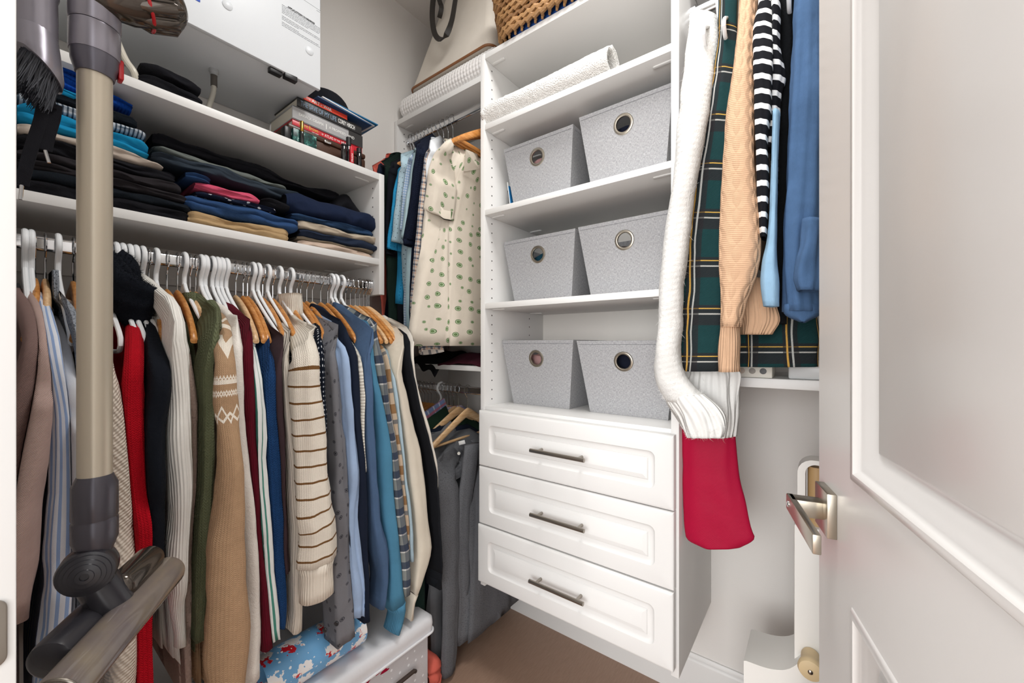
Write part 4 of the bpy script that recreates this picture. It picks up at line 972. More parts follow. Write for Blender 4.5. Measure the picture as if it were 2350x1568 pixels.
p = onY(1012, 885, RY); hang('w', (p.x, RY, R(-.177)), -math.pi/2+.1, 'white plastic hanger between wooden ones on the corner lower rod', None)
for k, px in enumerate((1004, 1018, 1026, 1033, 1042, 1052)):
    p = onY(px, 885, RY); hang('P', (p.x, RY, R(-.177)), -math.pi/2+.04, 'pale blond wood hanger with bar on the corner lower rod', 'pale hangers on the corner lower rod')
p = onY(1073, 885, RY); hang('P', (p.x, RY, R(-.177)), -math.pi/2+.12, 'pale blond wood hanger with bar above the charcoal henley neck', None)
# ------------------------------------------------------------------ right rod garments
def strip(name, rows, Y, b, mat, parent, n=44, nseg=30, fold=.08, nf=3, seed=0, wr=.005, open_end=True, expo=2.0):
    """cloth seen edge-on: rows = (left px, right px, y) in the photo; it hangs at depth Y (a number or list), half thickness b"""
    S_ = crom(rows, n); Ys = lerp_list(Y, n); bs = lerp_list(b, n); C = []; AX = []; BX = []
    for s_, y_, b_ in zip(S_, Ys, bs):
        l = onY(s_[0], s_[2], y_); r = onY(s_[1], s_[2], y_); C.append((l+r)/2+Vector((0, b_*.0, 0))); AX.append((r-l)/2); BX.append(Vector((0, b_, 0)))
    return clothtube(name, C, AX, BX, mat, parent, n=nseg, fold=fold, nf=nf, seed=seed, wr=wr, open_end=open_end, expo=expo)
W_['mohair'] = fabric('white_mohair', '#e2e1de', 'mohair', period=.013, vary=.03)
W_['mohairrib'] = fabric('white_mohair_rib', '#e2e1de', 'rib', period=.012, vary=.03)
W_['tartan'] = fabric('green_tartan', '#17383a', 'twill', vary=.08, pat={'v': [(.105, .42, .1, '#262427', .8), (.105, .022, .04, '#c9a24f', .9), (.105, .030, .93, '#b9b9b4', .8)], 'u': [(.062, .40, .2, '#262427', .75), (.062, .045, .12, '#c99d4d', .9), (.062, .05, .0, '#bfc0bd', .8)]})
W_['camel'] = fabric('camel_cable_knit', '#cda889', 'cable', period=.030, vary=.05)
W_['camelrib'] = fabric('camel_rib', '#c5a183', 'rib', period=.006, vary=.05)
W_['camelinner'] = fabric('camel_hem_rib', '#c5a183', 'rib', period=.006, vary=.05)
W_['breton'] = fabric('black_white_stripe', '#15161b', 'weave', vary=.03, pat={'v': [(.030, .36, .1, '#f2f3f3')]})
W_['ltdenim'] = fabric('light_denim', '#93b7d3', 'denim', vary=.05)
W_['denim'] = fabric('mid_denim', '#4d6b92', 'denim', vary=.16)
W_['crimson'] = fabric('crimson_satin', '#a00a33', 'satin', rough=.6, vary=.05)
W_['blackwool'] = fabric('black_wool', '#0d0f12', 'fuzzy')
def rbody(name, label, cat, X, z0, z1, mat, hw=.0075):
    g = empty(name, (X, RY, z1), label, cat)
    m = 12; C = [Vector((X, 1.235, z0+(z1-z0)*i/(m-1))) for i in range(m)]
    clothtube('body', C, [Vector((0, .05+.085*min(1, i/2.5), 0)) for i in range(m)], [Vector((hw, 0, 0))]*m, mat, g, n=30, fold=.15, nf=6, seed=int(abs(X)*1000), wr=.003)
    return g
g = rbody('mohair_sweater', 'white mohair sweater with long ribbed sleeve at the drawer tower', 'sweater', -.215, R(.80), R(.02), W_['mohair'])
s_ = strip('sleeve', [(1584, 1648, 42), (1582, 1648, 66), (1576, 1643, 143), (1562, 1626, 250), (1551, 1608, 357), (1541, 1592, 446), (1530, 1580, 534), (1520, 1571, 641), (1511, 1566, 730), (1503, 1562, 819), (1505, 1575, 860), (1514, 1600, 893), (1530, 1625, 920)], [1.06, .98, .94, .93, .93, .93, .94, .955], .032, W_['mohair'], g, n=70, seed=31, fold=.06, nf=2)
fuzz(s_, 20000, .013, W_['mohair'], 8, .00026)
sc_ = strip('cuff', [(1522, 1618, 905), (1536, 1645, 930), (1552, 1662, 955), (1566, 1668, 985), (1574, 1664, 1002)], [.945, .945, .945, .945], .022, W_['mohairrib'], g, n=22, seed=61, fold=.14, nf=4, nseg=40)
fuzz(sc_, 5000, .012, W_['mohair'], 18, .00026)
s2 = strip('hem', [(1575, 1660, 800), (1568, 1690, 850), (1562, 1694, 880), (1566, 1692, 930), (1572, 1689, 975), (1578, 1686, 1003)], 1.022, .020, W_['mohairrib'], g, n=24, seed=32, fold=.16, nf=4, nseg=44)
fuzz(s2, 7000, .013, W_['mohair'], 9, .00026)
g = rbody('tartan_dress', 'green tartan dress between white mohair and camel cable sweaters', 'dress', -.165, R(.85), R(.0), W_['tartan'])
strip('skirt', [(1650, 1694, -20), (1646, 1692, 100), (1637, 1690, 179), (1622, 1686, 260), (1605, 1680, 357), (1590, 1676, 460), (1576, 1672, 557), (1569, 1670, 641), (1566, 1668, 760), (1564, 1662, 852)], [1.03, .985, .978, .976, .976], .020, W_['tartan'], g, n=50, seed=33, fold=.10, nf=3, nseg=40)
strip('skirt', [(1692, 1872, 690), (1692, 1874, 740), (1694, 1876, 790), (1694, 1880, 842)], 1.058, .026, W_['tartan'], g, n=24, seed=34, fold=.10, nf=5, nseg=60)
g = rbody('cable_sweater', 'camel cable knit sweater on the right hand rod', 'sweater', -.118, R(.85), R(.20), W_['camelinner'])
strip('sleeve', [(1698, 1740, -20), (1694, 1737, 36), (1684, 1731, 143), (1668, 1730, 257), (1659, 1734, 393), (1654, 1746, 518), (1651, 1750, 560), (1651, 1742, 623), (1654, 1714, 694), (1655, 1700, 751)], [1.0, .945, .922, .918, .918], .030, W_['camel'], g, n=60, seed=35, fold=.04, nf=3, nseg=40, open_end=False, wr=.003)
strip('cuff', [(1656, 1698, 745), (1652, 1699, 800), (1648, 1700, 853)], .918, .026, W_['camelrib'], g, n=12, seed=36, fold=.08)
strip('hem', [(1690, 1780, 640), (1694, 1784, 690), (1698, 1788, 735), (1700, 1770, 768)], .990, .024, W_['camelinner'], g, n=16, seed=37, fold=.16, nf=4, nseg=44)
g = rbody('breton_top', 'black top with white stripes on the right hand rod', 'top', -.085, R(.85), R(.35), W_['breton'])
strip('sleeve', [(1746, 1786, -20), (1732, 1775, 60), (1730, 1771, 179), (1732, 1768, 250), (1734, 1762, 321), (1737, 1764, 400), (1739, 1764, 464), (1746, 1760, 548)], [.98, .935, .925, .925], .024, W_['breton'], g, n=44, seed=38, fold=.12, nf=3, nseg=34)
strip('torso', [(1768, 1790, -20), (1770, 1791, 40), (1766, 1790, 110), (1764, 1804, 175), (1764, 1794, 214), (1764, 1788, 290), (1760, 1772, 345)], .962, .018, W_['breton'], g, n=34, seed=39, fold=.12)
g = rbody('light_denim_shirt', 'pale washed denim shirt below the striped top', 'shirt', -.058, R(.80), R(.12), W_['ltdenim'])
strip('sleeve', [(1774, 1790, 260), (1771, 1788, 330), (1769, 1785, 420), (1763, 1783, 530), (1748, 1785, 605), (1748, 1787, 660), (1752, 1788, 704)], .922, .020, W_['ltdenim'], g, n=34, seed=40, fold=.10, nf=3)
g = rbody('black_cardigan', 'black wool cardigan between striped top and blue denim jacket', 'cardigan', -.035, R(.85), R(.06), W_['blackwool'])
strip('front', [(1788, 1826, -20), (1790, 1822, 120), (1788, 1818, 300), (1784, 1812, 450), (1778, 1806, 600), (1786, 1806, 744)], 1.005, .022, W_['blackwool'], g, n=40, seed=41, fold=.06)
g = rbody('denim_jacket', 'blue denim jacket on the right hand rod by the door edge', 'jacket', .005, R(.85), R(.10), W_['denim'])
strip('sleeve', [(1820, 1892, -20), (1816, 1892, 107), (1809, 1890, 286), (1800, 1884, 464), (1795, 1876, 560), (1796, 1876, 640), (1802, 1880, 716)], [.98, .945, .94, .945], .036, W_['denim'], g, n=46, seed=42, fold=.14, nf=4, nseg=44)
strip('cuff', [(1842, 1884, 505), (1836, 1884, 560), (1826, 1886, 600), (1822, 1888, 640), (1830, 1880, 668)], [.90, .885, .885], .022, W_['denim'], g, n=20, seed=43, fold=.16, nf=3)
strip('hem', [(1800, 1880, 700), (1802, 1878, 722), (1836, 1850, 740)], .945, .03, W_['denim'], g, n=8, seed=44)
g = rbody('satin_dress', 'crimson satin dress hanging lowest beside the drawer tower', 'dress', -.20, R(.82), R(-.05), W_['crimson'])
strip('skirt', [(1566, 1676, 850), (1562, 1684, 930), (1562, 1686, 1010), (1565, 1692, 1085), (1568, 1706, 1150), (1571, 1720, 1210), (1578, 1728, 1236), (1612, 1700, 1254)], 1.068, .022, W_['crimson'], g, n=40, seed=45, fold=.07, nf=3, nseg=44, wr=.003, expo=2.4)
RH = ('white plastic hanger on the rod over the tartan dress', 'white plastic hangers on the right hand rod')
for x in (-.205, -.165, -.12, -.085, -.05, -.03, .0):
    o = hang('w', (x, RY, R(.883)), -math.pi/2+.02, *RH)
    if x == -.205: tag(o, 'white plastic hanger holding the mohair sweater by the tower', None)
# ------------------------------------------------------------------ folded clothes
def folded(name, label, pxl, pxr, pxm, yb, yt, mat, xf=-1.192, depth=.25, layers=2, seed=0, zb=None, group='folded clothes on the long shelf', cat='folded clothes', wav=.004, rnd_end=.018, skew=0.0, on=onX):
    """soft folded garment; its front face is measured at photo column pxm between rows yb and yt, it runs from column pxl to pxr"""
    z1 = onX(pxm, yt, xf).z; z0 = onX(pxm, yb, xf).z if zb is None else zb
    y0 = onX(pxl, (yb+yt)/2, xf).y; y1 = onX(pxr, (yb+yt)/2, xf).y
    return folded3(name, label, y0, y1, z0, z1, mat, xf, depth, layers, seed, group, cat, wav, rnd_end, skew)
def folded3(name, label, y0, y1, z0, z1, mat, xf, depth, layers=2, seed=0, group=None, cat='folded clothes', wav=.004, rnd_end=.018, skew=0.0):
    th = z1-z0; M_ = 54; nf = 8*layers; rng = random.Random(seed*13+5); sd = Vector((seed*3.1, seed*1.7, 0))
    vs = []; fs = []; uv = []; rings = []
    for i in range(M_+1):
        k = i/M_; y = y0+(y1-y0)*k; e = min(k, 1-k)*abs(y1-y0)
        ed = 1-max(0, 1-e/rnd_end)**2*.75
        ring = []
        lift = wav*noise.noise(Vector((y*9, seed*2.3, 0)))*1.5; lo = wav*.4*noise.noise(Vector((y*9, seed*2.3-5, 0)))
        for j in range(nf+1):
            t_ = j/nf
            g_ = (1-abs(math.sin(math.pi*layers*t_))**.55)*min(.009, th*.25)
            x = xf-g_-min(th*.32, .012)*abs(2*t_-1)**5-(1-ed)*.02+.013*noise.noise(Vector((y*11, t_*1.5+seed, 3)))+.007*noise.noise(Vector((y*27, t_*3+seed, 5)))-.005*abs(noise.noise(Vector((y*34+t_*5, t_*4+seed, 9))))+skew*(k-.5)
            z = z0+lo*(1-t_)+(th*(.5+(t_-.5)*(.55+.45*ed))+lift*t_)
            z += .010*min(1, th/.02)*math.sin(t_*math.pi)*noise.noise(Vector((y*16, seed+t_*2, 8)))
            ring.append(Vector((x, y, z)))
        zt = ring[-1].z; zl = ring[0].z
        for (q, zz) in ((.25, 1), (.6, 1), (.97, .97), (1.0, .5), (.97, .03), (.5, 0), (.2, 0)):
            d = zl+(zt-zl)*zz+(.004*noise.noise(Vector((y*12, q*4+seed, 1))) if zz == 1 else 0)
            ring.append(Vector((xf-.012-(depth-.012)*q, y, d)))
        rings.append(ring)
    n = len(rings[0]); vs = [p for r_ in rings for p in r_]
    for i in range(M_):
        v0 = i/M_*abs(y1-y0); v1 = (i+1)/M_*abs(y1-y0)
        cum = 0
        for j in range(n):
            k = (j+1) % n; l = (rings[i][k]-rings[i][j]).length
            fs.append((i*n+j, i*n+k, (i+1)*n+k, (i+1)*n+j)); uv.append([(v0, cum), (v0, cum+l), (v1, cum+l), (v1, cum)]); cum += l
    fs.append(tuple(range(n))); uv.append([(p.x, p.z) for p in rings[0]])
    fs.append(tuple(range(M_*n, (M_+1)*n))[::-1]); uv.append([(p.x, p.z) for p in rings[-1]])
    o = mesh(name, vs, fs, mat, None, uv)
    return tag(o, label, cat, group)
FM = {}
FM['black'] = fabric('black_trouser_cloth', '#17171c', 'twill', vary=.1)
FM['black2'] = fabric('blue_black_cloth', '#12181f', 'twill', vary=.1)
FM['char'] = fabric('charcoal_cloth', '#2a272a', 'weave', vary=.12)
FM['beige'] = fabric('stone_cotton', '#b9aca0', 'weave', vary=.08)
FM['turq'] = fabric('turquoise_cotton', '#1583b0', 'weave', vary=.08)
FM['bstripe'] = fabric('slate_striped_jersey', '#c3cbd3', 'weave', pat={'u': [(.007, .4, 0, '#4d5a68')]})
FM['royal'] = fabric('royal_blue_knit', '#0d45a0', 'rib', period=.006)
FM['tan'] = fabric('tan_chino', '#b3966f', 'weave', vary=.08)
FM['mid'] = fabric('mid_blue_chino', '#2f4c77', 'twill', vary=.1)
FM['pink'] = fabric('coral_pink_cotton', '#cf5470', 'weave', vary=.1)
FM['navyp'] = fabric('navy_swim_cloth', '#161e33', 'weave', pat={'dots': [(.03, .13, '#c9ced8', .9)]})
FM['slate'] = fabric('slate_chino', '#2f3842', 'twill', vary=.1)
FM['sage'] = fabric('grey_green_cotton', '#6d736f', 'weave')
FM['jean'] = fabric('indigo_jean', '#18233c', 'denim', vary=.1)
FM['jean2'] = fabric('blue_jean', '#28405f', 'denim', vary=.1)
FM['stone'] = fabric('pale_khaki', '#b9ab98', 'twill', vary=.06)
FM['navyc'] = fabric('navy_chino', '#232d40', 'twill', vary=.08)
FM['khaki'] = fabric('khaki_twill', '#8d816f', 'twill')
FM['blushc'] = fabric('pale_pink_chino', '#c9b3a2', 'twill')
SZ = R(.2905)
fo_ = folded
fo_('folded_trousers', 'black folded trousers at the bottom of the pile below the blue knit', 40, 437, 300, 482, 457, FM['black'], layers=1, seed=1, zb=SZ)
fo_('folded_trousers', 'blue black folded trousers lying second in the pile below the blue knit', 40, 447, 300, 457, 434, FM['black2'], layers=1, seed=2)
fo_('folded_trousers', 'charcoal folded trousers with a turned end, third in the dark pile', 40, 432, 300, 434, 416, FM['char'], layers=1, seed=3, wav=.007)
fo_('folded_trousers', 'charcoal soft trousers under the top black pair in the dark pile', 40, 420, 300, 416, 394, FM['char'], layers=1, seed=4, wav=.007)
fo_('folded_trousers', 'black folded trousers directly under the stone beige garment', 40, 406, 300, 394, 370, FM['black'], layers=2, seed=5, wav=.006)
fo_('folded_shorts', 'stone beige cotton garment folded beneath the turquoise shirt', 40, 378, 300, 370, 349, FM['beige'], layers=1, seed=6, wav=.008)
fo_('folded_shirt', 'turquoise blue cotton shirt folded under the striped one', 40, 346, 300, 349, 306, FM['turq'], layers=2, seed=7, wav=.006)
fo_('folded_shirt', 'slate striped jersey shirt folded on the turquoise shirt', 40, 338, 300, 306, 284, FM['bstripe'], layers=1, seed=8, wav=.006, xf=-1.20)
fo_('folded_shirt', 'navy shirt folded between striped jersey and royal blue knit', 40, 318, 300, 284, 268, FM['black2'], layers=1, seed=9, xf=-1.205)
fo_('folded_shirt', 'teal shirt folded near the vacuum under royal blue knit', 40, 262, 300, 268, 252, FM['turq'], layers=2, seed=10, xf=-1.20, wav=.006)
fo_('folded_sweater', 'royal blue knit sweater on top of the folded pile', 40, 308, 300, 252, 218, FM['royal'], layers=3, seed=11, xf=-1.205, wav=.01, rnd_end=.05)
fo_('folded_sweater', 'royal blue knit sweater crowning the pile beside the vacuum', 40, 250, 300, 218, 207, FM['royal'], layers=3, seed=12, xf=-1.21, wav=.01, rnd_end=.05)
# middle pile
fo_('folded_chinos', 'tan chinos folded at the bottom of the middle pile', 436, 668, 550, 535, 503, FM['tan'], layers=2, seed=13, zb=SZ, wav=.008)
fo_('folded_chinos', 'mid blue chinos folded above the tan chinos', 428, 690, 550, 503, 468, FM['mid'], layers=2, seed=14, wav=.012, depth=.2)
fo_('folded_swimwear', 'navy printed shorts folded between blue chinos and pink cloth', 455, 640, 550, 468, 456, FM['navyp'], layers=1, seed=15, wav=.006, depth=.2)
fo_('folded_shorts', 'coral pink shorts folded in the middle pile', 452, 600, 550, 456, 438, FM['pink'], layers=2, seed=16, wav=.007, depth=.18, rnd_end=.03)
fo_('folded_swimwear', 'blue swim shorts with bunched waistband atop the coral pink shorts', 430, 486, 550, 438, 425, FM['mid'], layers=2, seed=17, depth=.16, wav=.006)
fo_('folded_jacket', 'black zip top folded over the coral pink shorts', 604, 668, 550, 456, 434, FM['black'], layers=2, seed=18, depth=.18, xf=-1.20, wav=.008)
fo_('folded_trousers', 'slate trousers laid full length behind the middle pile', 345, 700, 550, 424, 404, FM['slate'], layers=2, seed=19, depth=.16, xf=-1.225, wav=.014, skew=-.04)
fo_('folded_trousers', 'grey green trousers laid between slate and black ones', 352, 664, 550, 404, 390, FM['sage'], layers=1, seed=20, depth=.14, xf=-1.245, wav=.012, skew=-.02)
fo_('folded_trousers', 'long black trousers laid on top of the middle pile', 350, 790, 550, 390, 370, FM['black'], layers=2, seed=21, depth=.15, xf=-1.27, wav=.016, skew=-.03)
# right pile
fo_('folded_chinos', 'pale pink beige chinos at the bottom of the jeans pile', 690, 858, 780, 580, 566, FM['blushc'], layers=1, seed=22, zb=SZ)
fo_('folded_chinos', 'khaki chinos second from the bottom of the jeans pile', 688, 862, 780, 566, 558, FM['khaki'], layers=1, seed=23, xf=-1.20)
fo_('folded_chinos', 'navy chinos folded under the pale khaki ones', 694, 872, 780, 558, 541, FM['navyc'], layers=1, seed=24, wav=.005)
fo_('folded_chinos', 'pale khaki chinos folded below the indigo jeans', 690, 868, 780, 541, 523, FM['stone'], layers=1, seed=25, wav=.005)
fo_('folded_jeans', 'blue jeans folded thin below the indigo pair', 676, 862, 780, 523, 512, FM['jean2'], layers=1, seed=26)
fo_('folded_jeans', 'dark indigo jeans folded thick on top of the right pile', 664, 871, 780, 512, 466, FM['jean'], layers=1, seed=27, wav=.008, rnd_end=.05)
pkx = -1.30; vs = [onX(x_, y_, pkx) for x_, y_ in ((748, 482), (762, 462), (776, 450), (788, 452), (802, 470), (816, 490))]
clothtube('folded_trousers', [Vector((p.x, p.y, p.z-.03)) for p in crom([tuple(p) for p in vs], 14)], [Vector((0, 0, .03))]*14, [Vector((.05, 0, 0))]*14, FM['black'], None, n=20, seed=3, open_end=False)
tag(bpy.data.objects[bpy.context.scene.collection.objects[-1].name], 'black trousers peaked behind the indigo jeans at the shelf end', 'folded clothes', 'folded clothes on the long shelf')
# black garment on the top shelf
TZ = R(.5790)
fo_('folded_leggings', 'black ribbed leggings folded double on the top shelf under the metal cabinet', 322, 470, 400, 214, 187, FM['black'], layers=1, seed=28, zb=TZ, depth=.16, rnd_end=.03, group='black clothes on the top shelf')
fo_('folded_leggings', 'upper fold of black ribbed leggings resting on the top shelf pair', 326, 466, 400, 187, 162, FM['black'], layers=1, seed=29, depth=.15, rnd_end=.03, xf=-1.20, group='black clothes on the top shelf')
# dark clothes on the corner shelf
def heap(name, label, xa, xb, yf, zb, h, mat, seed, droop=0.0):
    N1, N2 = 26, 16; vs = []; fs = []; uv = []
    for i in range(N1):
        for j in range(N2):
            a_ = i/(N1-1); b_ = j/(N2-1); x = xa+(xb-xa)*a_; y = yf+.22*b_
            z = h*(math.sin(math.pi*a_)**.5)*(.35+.65*min(1, b_*3))*(1+.5*noise.noise(Vector((x*14, y*14, seed))))
            fr = max(0, .12-b_)/.12
            vs.append(Vector((x, y-.004-.012*fr, zb+max(z, .006)-droop*fr*(.55+.9*noise.noise(Vector((a_*3.2, seed, 0)))))))
    for i in range(N1):
        for j in range(N2):
            p = vs[i*N2+j]; vs.append(Vector((p.x, p.y+.004, min(p.z-.004, zb+.001) if j > 1 else p.z-.006)))
    nb = N1*N2
    for i in range(N1-1):
        for j in range(N2-1):
            q = (i*N2+j, (i+1)*N2+j, (i+1)*N2+j+1, i*N2+j+1); fs.append(q); uv.append([(vs[k].x, vs[k].y) for k in q])
            q2 = tuple(k+nb for k in q[::-1]); fs.append(q2); uv.append([(vs[k].x, vs[k].y) for k in q2])
    rim = [i*N2 for i in range(N1)]+[(N1-1)*N2+j for j in range(1, N2)]+[i*N2+N2-1 for i in range(N1-2, -1, -1)]+[j for j in range(N2-2, 0, -1)]
    for a_, b_ in zip(rim, rim[1:]+rim[:1]): fs.append((b_, a_, a_+nb, b_+nb)); uv.append([(0, 0)]*4)
    return tag(mesh(name, vs, fs, mat, None, uv), label, 'clothes')
heap('crumpled_sweater', 'crumpled black sweater drooping off the corner shelf', -1.42, -1.205, CF, R(-.0775), .05, FM['black'], 3, .07)
heap('crumpled_sweater', 'crumpled burgundy sweater on the corner shelf under the medallion shirt', -1.20, -.93, CF+.012, R(-.0775), .045, fabric('wine_jersey', '#3e1522', 'weave'), 8, .012)
# ------------------------------------------------------------------ metal cabinet on the left wall
m_cab = plain('cabinet_enamel', '#d8dce0', .34, bump=.0002, bscale=500, vary=.008)
m_ink = plain('black_ink', '#26272a', .6); m_greyink = plain('grey_ink', '#7d8085', .6)
EX, EZ, EY0, EY1 = -1.158, R(.746), .085, .600
ec = empty('metal_cabinet', (XL, .34, EZ), 'white metal equipment cabinet on the wall above the books', 'cabinet')
box('cabinet_body', (XL+.001, EY0, EZ), (EX-.014, EY1-.006, R(1.36)), m_cab, None, .002)
reparent(bpy.context.scene.collection.objects[-1], ec)
cd = MB().box((EX-.013, EY0-.006, EZ-.002), (EX, EY1, R(1.366)), .0022).o('cabinet_door', m_cab); reparent(cd, ec)
for px, py in ((710, 117), (522, 12)):
    p = onX(px, py, EX); M = basis(p, (0, 1, 0), (0, 0, 1))
    reparent(MB().lathe([(.0115, -.001), (.0112, .0015), (.008, .004), (.001, .005)], M, 24).o('door_plug', m_cab), ec)
def cabtext(px, py, body, size, mat, sx=1.0, bold=0.0):
    p = onX(px, py, EX+.0006); M = basis(p, (0, 1, 0), (0, 0, 1))
    o = text('lettering', body, M, size, mat, None, .0002, 'LEFT', bold, sx); return reparent(o, ec)
a_ = onX(659, 14, EX); b_ = onX(722, 55, EX)
p = onX(660, 15, EX+.0006); reparent(text('lettering', 'APPLICATION WARNING!', basis(p, (0, 1, 0), (0, 0, 1)), .0066, m_ink, None, .0002, 'LEFT', .0002, 1, onX(722, 15, EX).y-p.y), ec)
L0, L1 = onX(647, 10, EX), onX(734, 10, EX); ytop = onX(647, 9, EX).z; ln = MB(); rng = random.Random(5)
rows_ = [0, 1, 2, 3, 4, 5, 7.2, 8.2, 9.2, 11.2, 12.2, 13.2]
for r_ in rows_:
    z = ytop-.0016-r_*.0042; y = L0.y; lim = L1.y-(.0 if r_ not in (5, 9.2, 11.2) else .03*(1+(r_ > 8)))
    while y < lim-.003:
        w_ = min(rng.uniform(.003, .011), lim-y); ln.box((EX, y, z-.0006), (EX+.0004, y+w_, z+.0006)); y += w_+.0014
reparent(ln.o('small_print', m_greyink, None, False), ec)
fr_ = MB(); p = onX(735, 25, EX); fr_.box((EX, p.y-.10, p.z-.0003), (EX+.0004, p.y, p.z+.0003)).box((EX, p.y-.0003, p.z), (EX+.0004, p.y+.0003, p.z+.08)).box((EX, p.y-.011, p.z-.006), (EX+.0004, p.y-.001, p.z-.005))
reparent(fr_.o('print_frame', m_greyink, None, False), ec)
p = onX(452, 0, EX); reparent(MB().box((EX-.0002, p.y-.008, p.z-.002), (EX+.0006, p.y+.006, p.z+.03), .001).o('blue_sticker', plain('blue_sticker', '#1f4fb8', .4)), ec)
mk = plain('black_plastic', '#16171a', .4)
for (xa, ya), (xb, yb_) in (((617, 158), (645, 172)), ((651, 172), (680, 186))):
    A_ = onZ(xa, ya, EZ-.006); B_ = onZ(xb, yb_, EZ-.006); d_ = (B_-A_); M = basis((A_+B_)/2, d_, (0, 0, 1)); L_ = d_.length
    reparent(MB().box((-L_/2, -.007, -.009), (L_/2, .007, .009), .0015, M).o('latch', mk), ec)
p = onZ(491, 160, EZ); pz = p
reparent(MB().lathe([(.011, 0), (.011, -.008), (.0085, -.011), (.0085, -.016)], Matrix.Translation(p), 20).o('cable_gland', plain('grey_pvc', '#a8aaab', .45)), ec)
tb = onX(470, 226, -1.24); tb.z = TZ+.004
cdp = [Vector((p.x, p.y, p.z-.012)), Vector((p.x, p.y-.001, p.z-.06)), Vector((p.x+.004, p.y-.012, p.z-.105)), Vector((p.x+.002, p.y-.020, p.z-.14)), Vector((p.x-.03, p.y-.022, TZ+.007)), Vector((p.x-.12, p.y-.022, TZ+.007))]
reparent(MB().tube([Vector(q) for q in crom([tuple(q) for q in cdp], 26)], .0062, 12).o('conduit', plain('beige_conduit', '#b5b1a6', .4)), ec)
reparent(MB().tube([cdp[0], Vector((p.x, p.y, p.z-.045))], .0078, 12).o('conduit_sleeve', plain('smoke_sleeve', '#4f4a45', .3)), ec)
c2 = [onX(262, 70, -1.26), onX(275, 108, -1.24), onX(290, 140, -1.225), onX(308, 166, -1.215), Vector((-1.225, onX(316, 172, -1.22).y, TZ+.0066))]
hs = MB().tube([Vector(q) for q in crom([tuple(q) for q in c2], 24)], .0065, 10).o('cable', plain('ivory_cable', '#cfc9bb', .4)); tag(hs, 'ivory cable curving down behind the vacuum to the top shelf', 'cable')
# paper sheets at the far left of the top shelf
pp = MB().box((-.05, -.06, 0), (.05, .06, .004), .0005, Matrix.Translation((-1.26, .180, TZ+.008)) @ Matrix.Rotation(.10, 4, 'Y') @ Matrix.Rotation(.3, 4, 'Z')).o('paper_stack', plain('paper', '#e4e3df', .8)); tag(pp, 'small stack of white paper behind the vacuum on the top shelf', 'paper')
# ------------------------------------------------------------------ books
BX_ = -1.232
m_page = plain('page_edges', '#ddd6c6', .9, bump=.0005, bscale=900)
def book(name, label, pxl, pxr, pxm, yb, yt, cover, depth=.155, xf=BX_, hard=.0025, spine_round=0.0):
    z0 = onX(pxm, yb, xf).z; z1 = onX(pxm, yt, xf).z; y0 = onX(pxl, (yb+yt)/2, xf).y; y1 = onX(pxr, (yb+yt)/2, xf).y
    g = empty(name, (xf-depth/2, (y0+y1)/2, z0), label, 'book', 'books stacked on the top shelf')
    c_ = MB().box((xf-depth, y0, z0), (xf, y1, z0+hard)).box((xf-depth, y0, z1-hard), (xf, y1, z1)).box((xf-.003, y0, z0), (xf, y1, z1), .0008)
    reparent(c_.o('cover', cover, None, True, 30), g)
    reparent(box('pages', (xf-depth+.004, y0+.003, z0+hard), (xf-.003, y1-.003, z1-hard), m_page, None, 0), g)
    return g, y0, y1, z0, z1
def spine(g, y, z, body, size, mat, sx=1.0, bold=0.0, xf=BX_):
    o = text('title', body, basis((xf+.0003, y, z), (0, 1, 0), (0, 0, 1)), size, mat, None, .0002, 'LEFT', bold, sx); return reparent(o, g)
mred = plain('red_cover', '#c41f2e', .35); mor = plain('orange_red_cover', '#e2452f', .4); mdk = plain('charcoal_cover', '#2b2b2c', .4); mgr = plain('silver_cover', '#a9a9aa', .35)
mw = plain('white_ink', '#efefec', .5); mbl = plain('blue_grey_ink', '#7f95ab', .5); mgo = plain('yellow_ink', '#d9b23c', .4)
def sp2(g, px0, px1, z, size, body, mat, xf=BX_, bold=0.0):
    y = onX(px0, 290, xf).y; w_ = onX(px1, 290, xf).y-y
    return reparent(text('title', body, basis((xf+.0004, y, z), (0, 1, 0), (0, 0, 1)), size, mat, None, .0002, 'LEFT', bold, 1, w_), g)
g, y0, y1, z0, z1 = book('hardback_book', 'red hardback book, lowest of the stack, above the wooden case', 671, 831, 750, 320, 306, mred)
zc = (z0+z1)/2
sp2(g, 687, 730, zc+.003, .015, 'Bren\u00e9 Brown', mgo); sp2(g, 716, 731, zc-.007, .005, 'PHD, MSW', mw); sp2(g, 737, 742, zc, .011, '\u2192', mw); sp2(g, 745, 764, zc, .0125, 'ATLAS', mw); sp2(g, 766, 780, zc, .008, 'OF THE', mw); sp2(g, 783, 802, zc, .0125, 'HEART', mw)
g, y0, y1, z0, z1 = book('hardback_book', 'thick silver and charcoal hardback, second lowest in the book stack', 671, 832, 750, 305, 276, mgr)
zc = (z0+z1)/2
reparent(MB().box((BX_-.001, onX(800, 300, BX_).y, z0), (BX_+.0002, y1, z1)).o('jacket_panel', mdk, None, False), g)
sp2(g, 686, 743, zc, .0125, 'BARACK OBAMA', mw); sp2(g, 748, 749.5, zc, .018, '|', mw); sp2(g, 755, 813, zc, .0125, 'A PROMISED LAND', mw)
g, y0, y1, z0, z1 = book('hardback_book', 'charcoal hardback with blue grey lettering between silver and red books', 682, 830, 750, 275, 254, mdk, xf=BX_-.004)
zc = (z0+z1)/2
sp2(g, 690, 772, zc, .0205, 'THE SAVE OF MY LIFE', mbl, BX_-.004, .0002); sp2(g, 776, 814, zc, .0190, 'COREY HIRSCH', mw, BX_-.004, .0002)
g, y0, y1, z0, z1 = book('paperback_book', 'thin orange red paperback on top of the charcoal hardback', 697, 797, 750, 253, 243, mor, hard=.0008, xf=BX_-.006)
zc = (z0+z1)/2
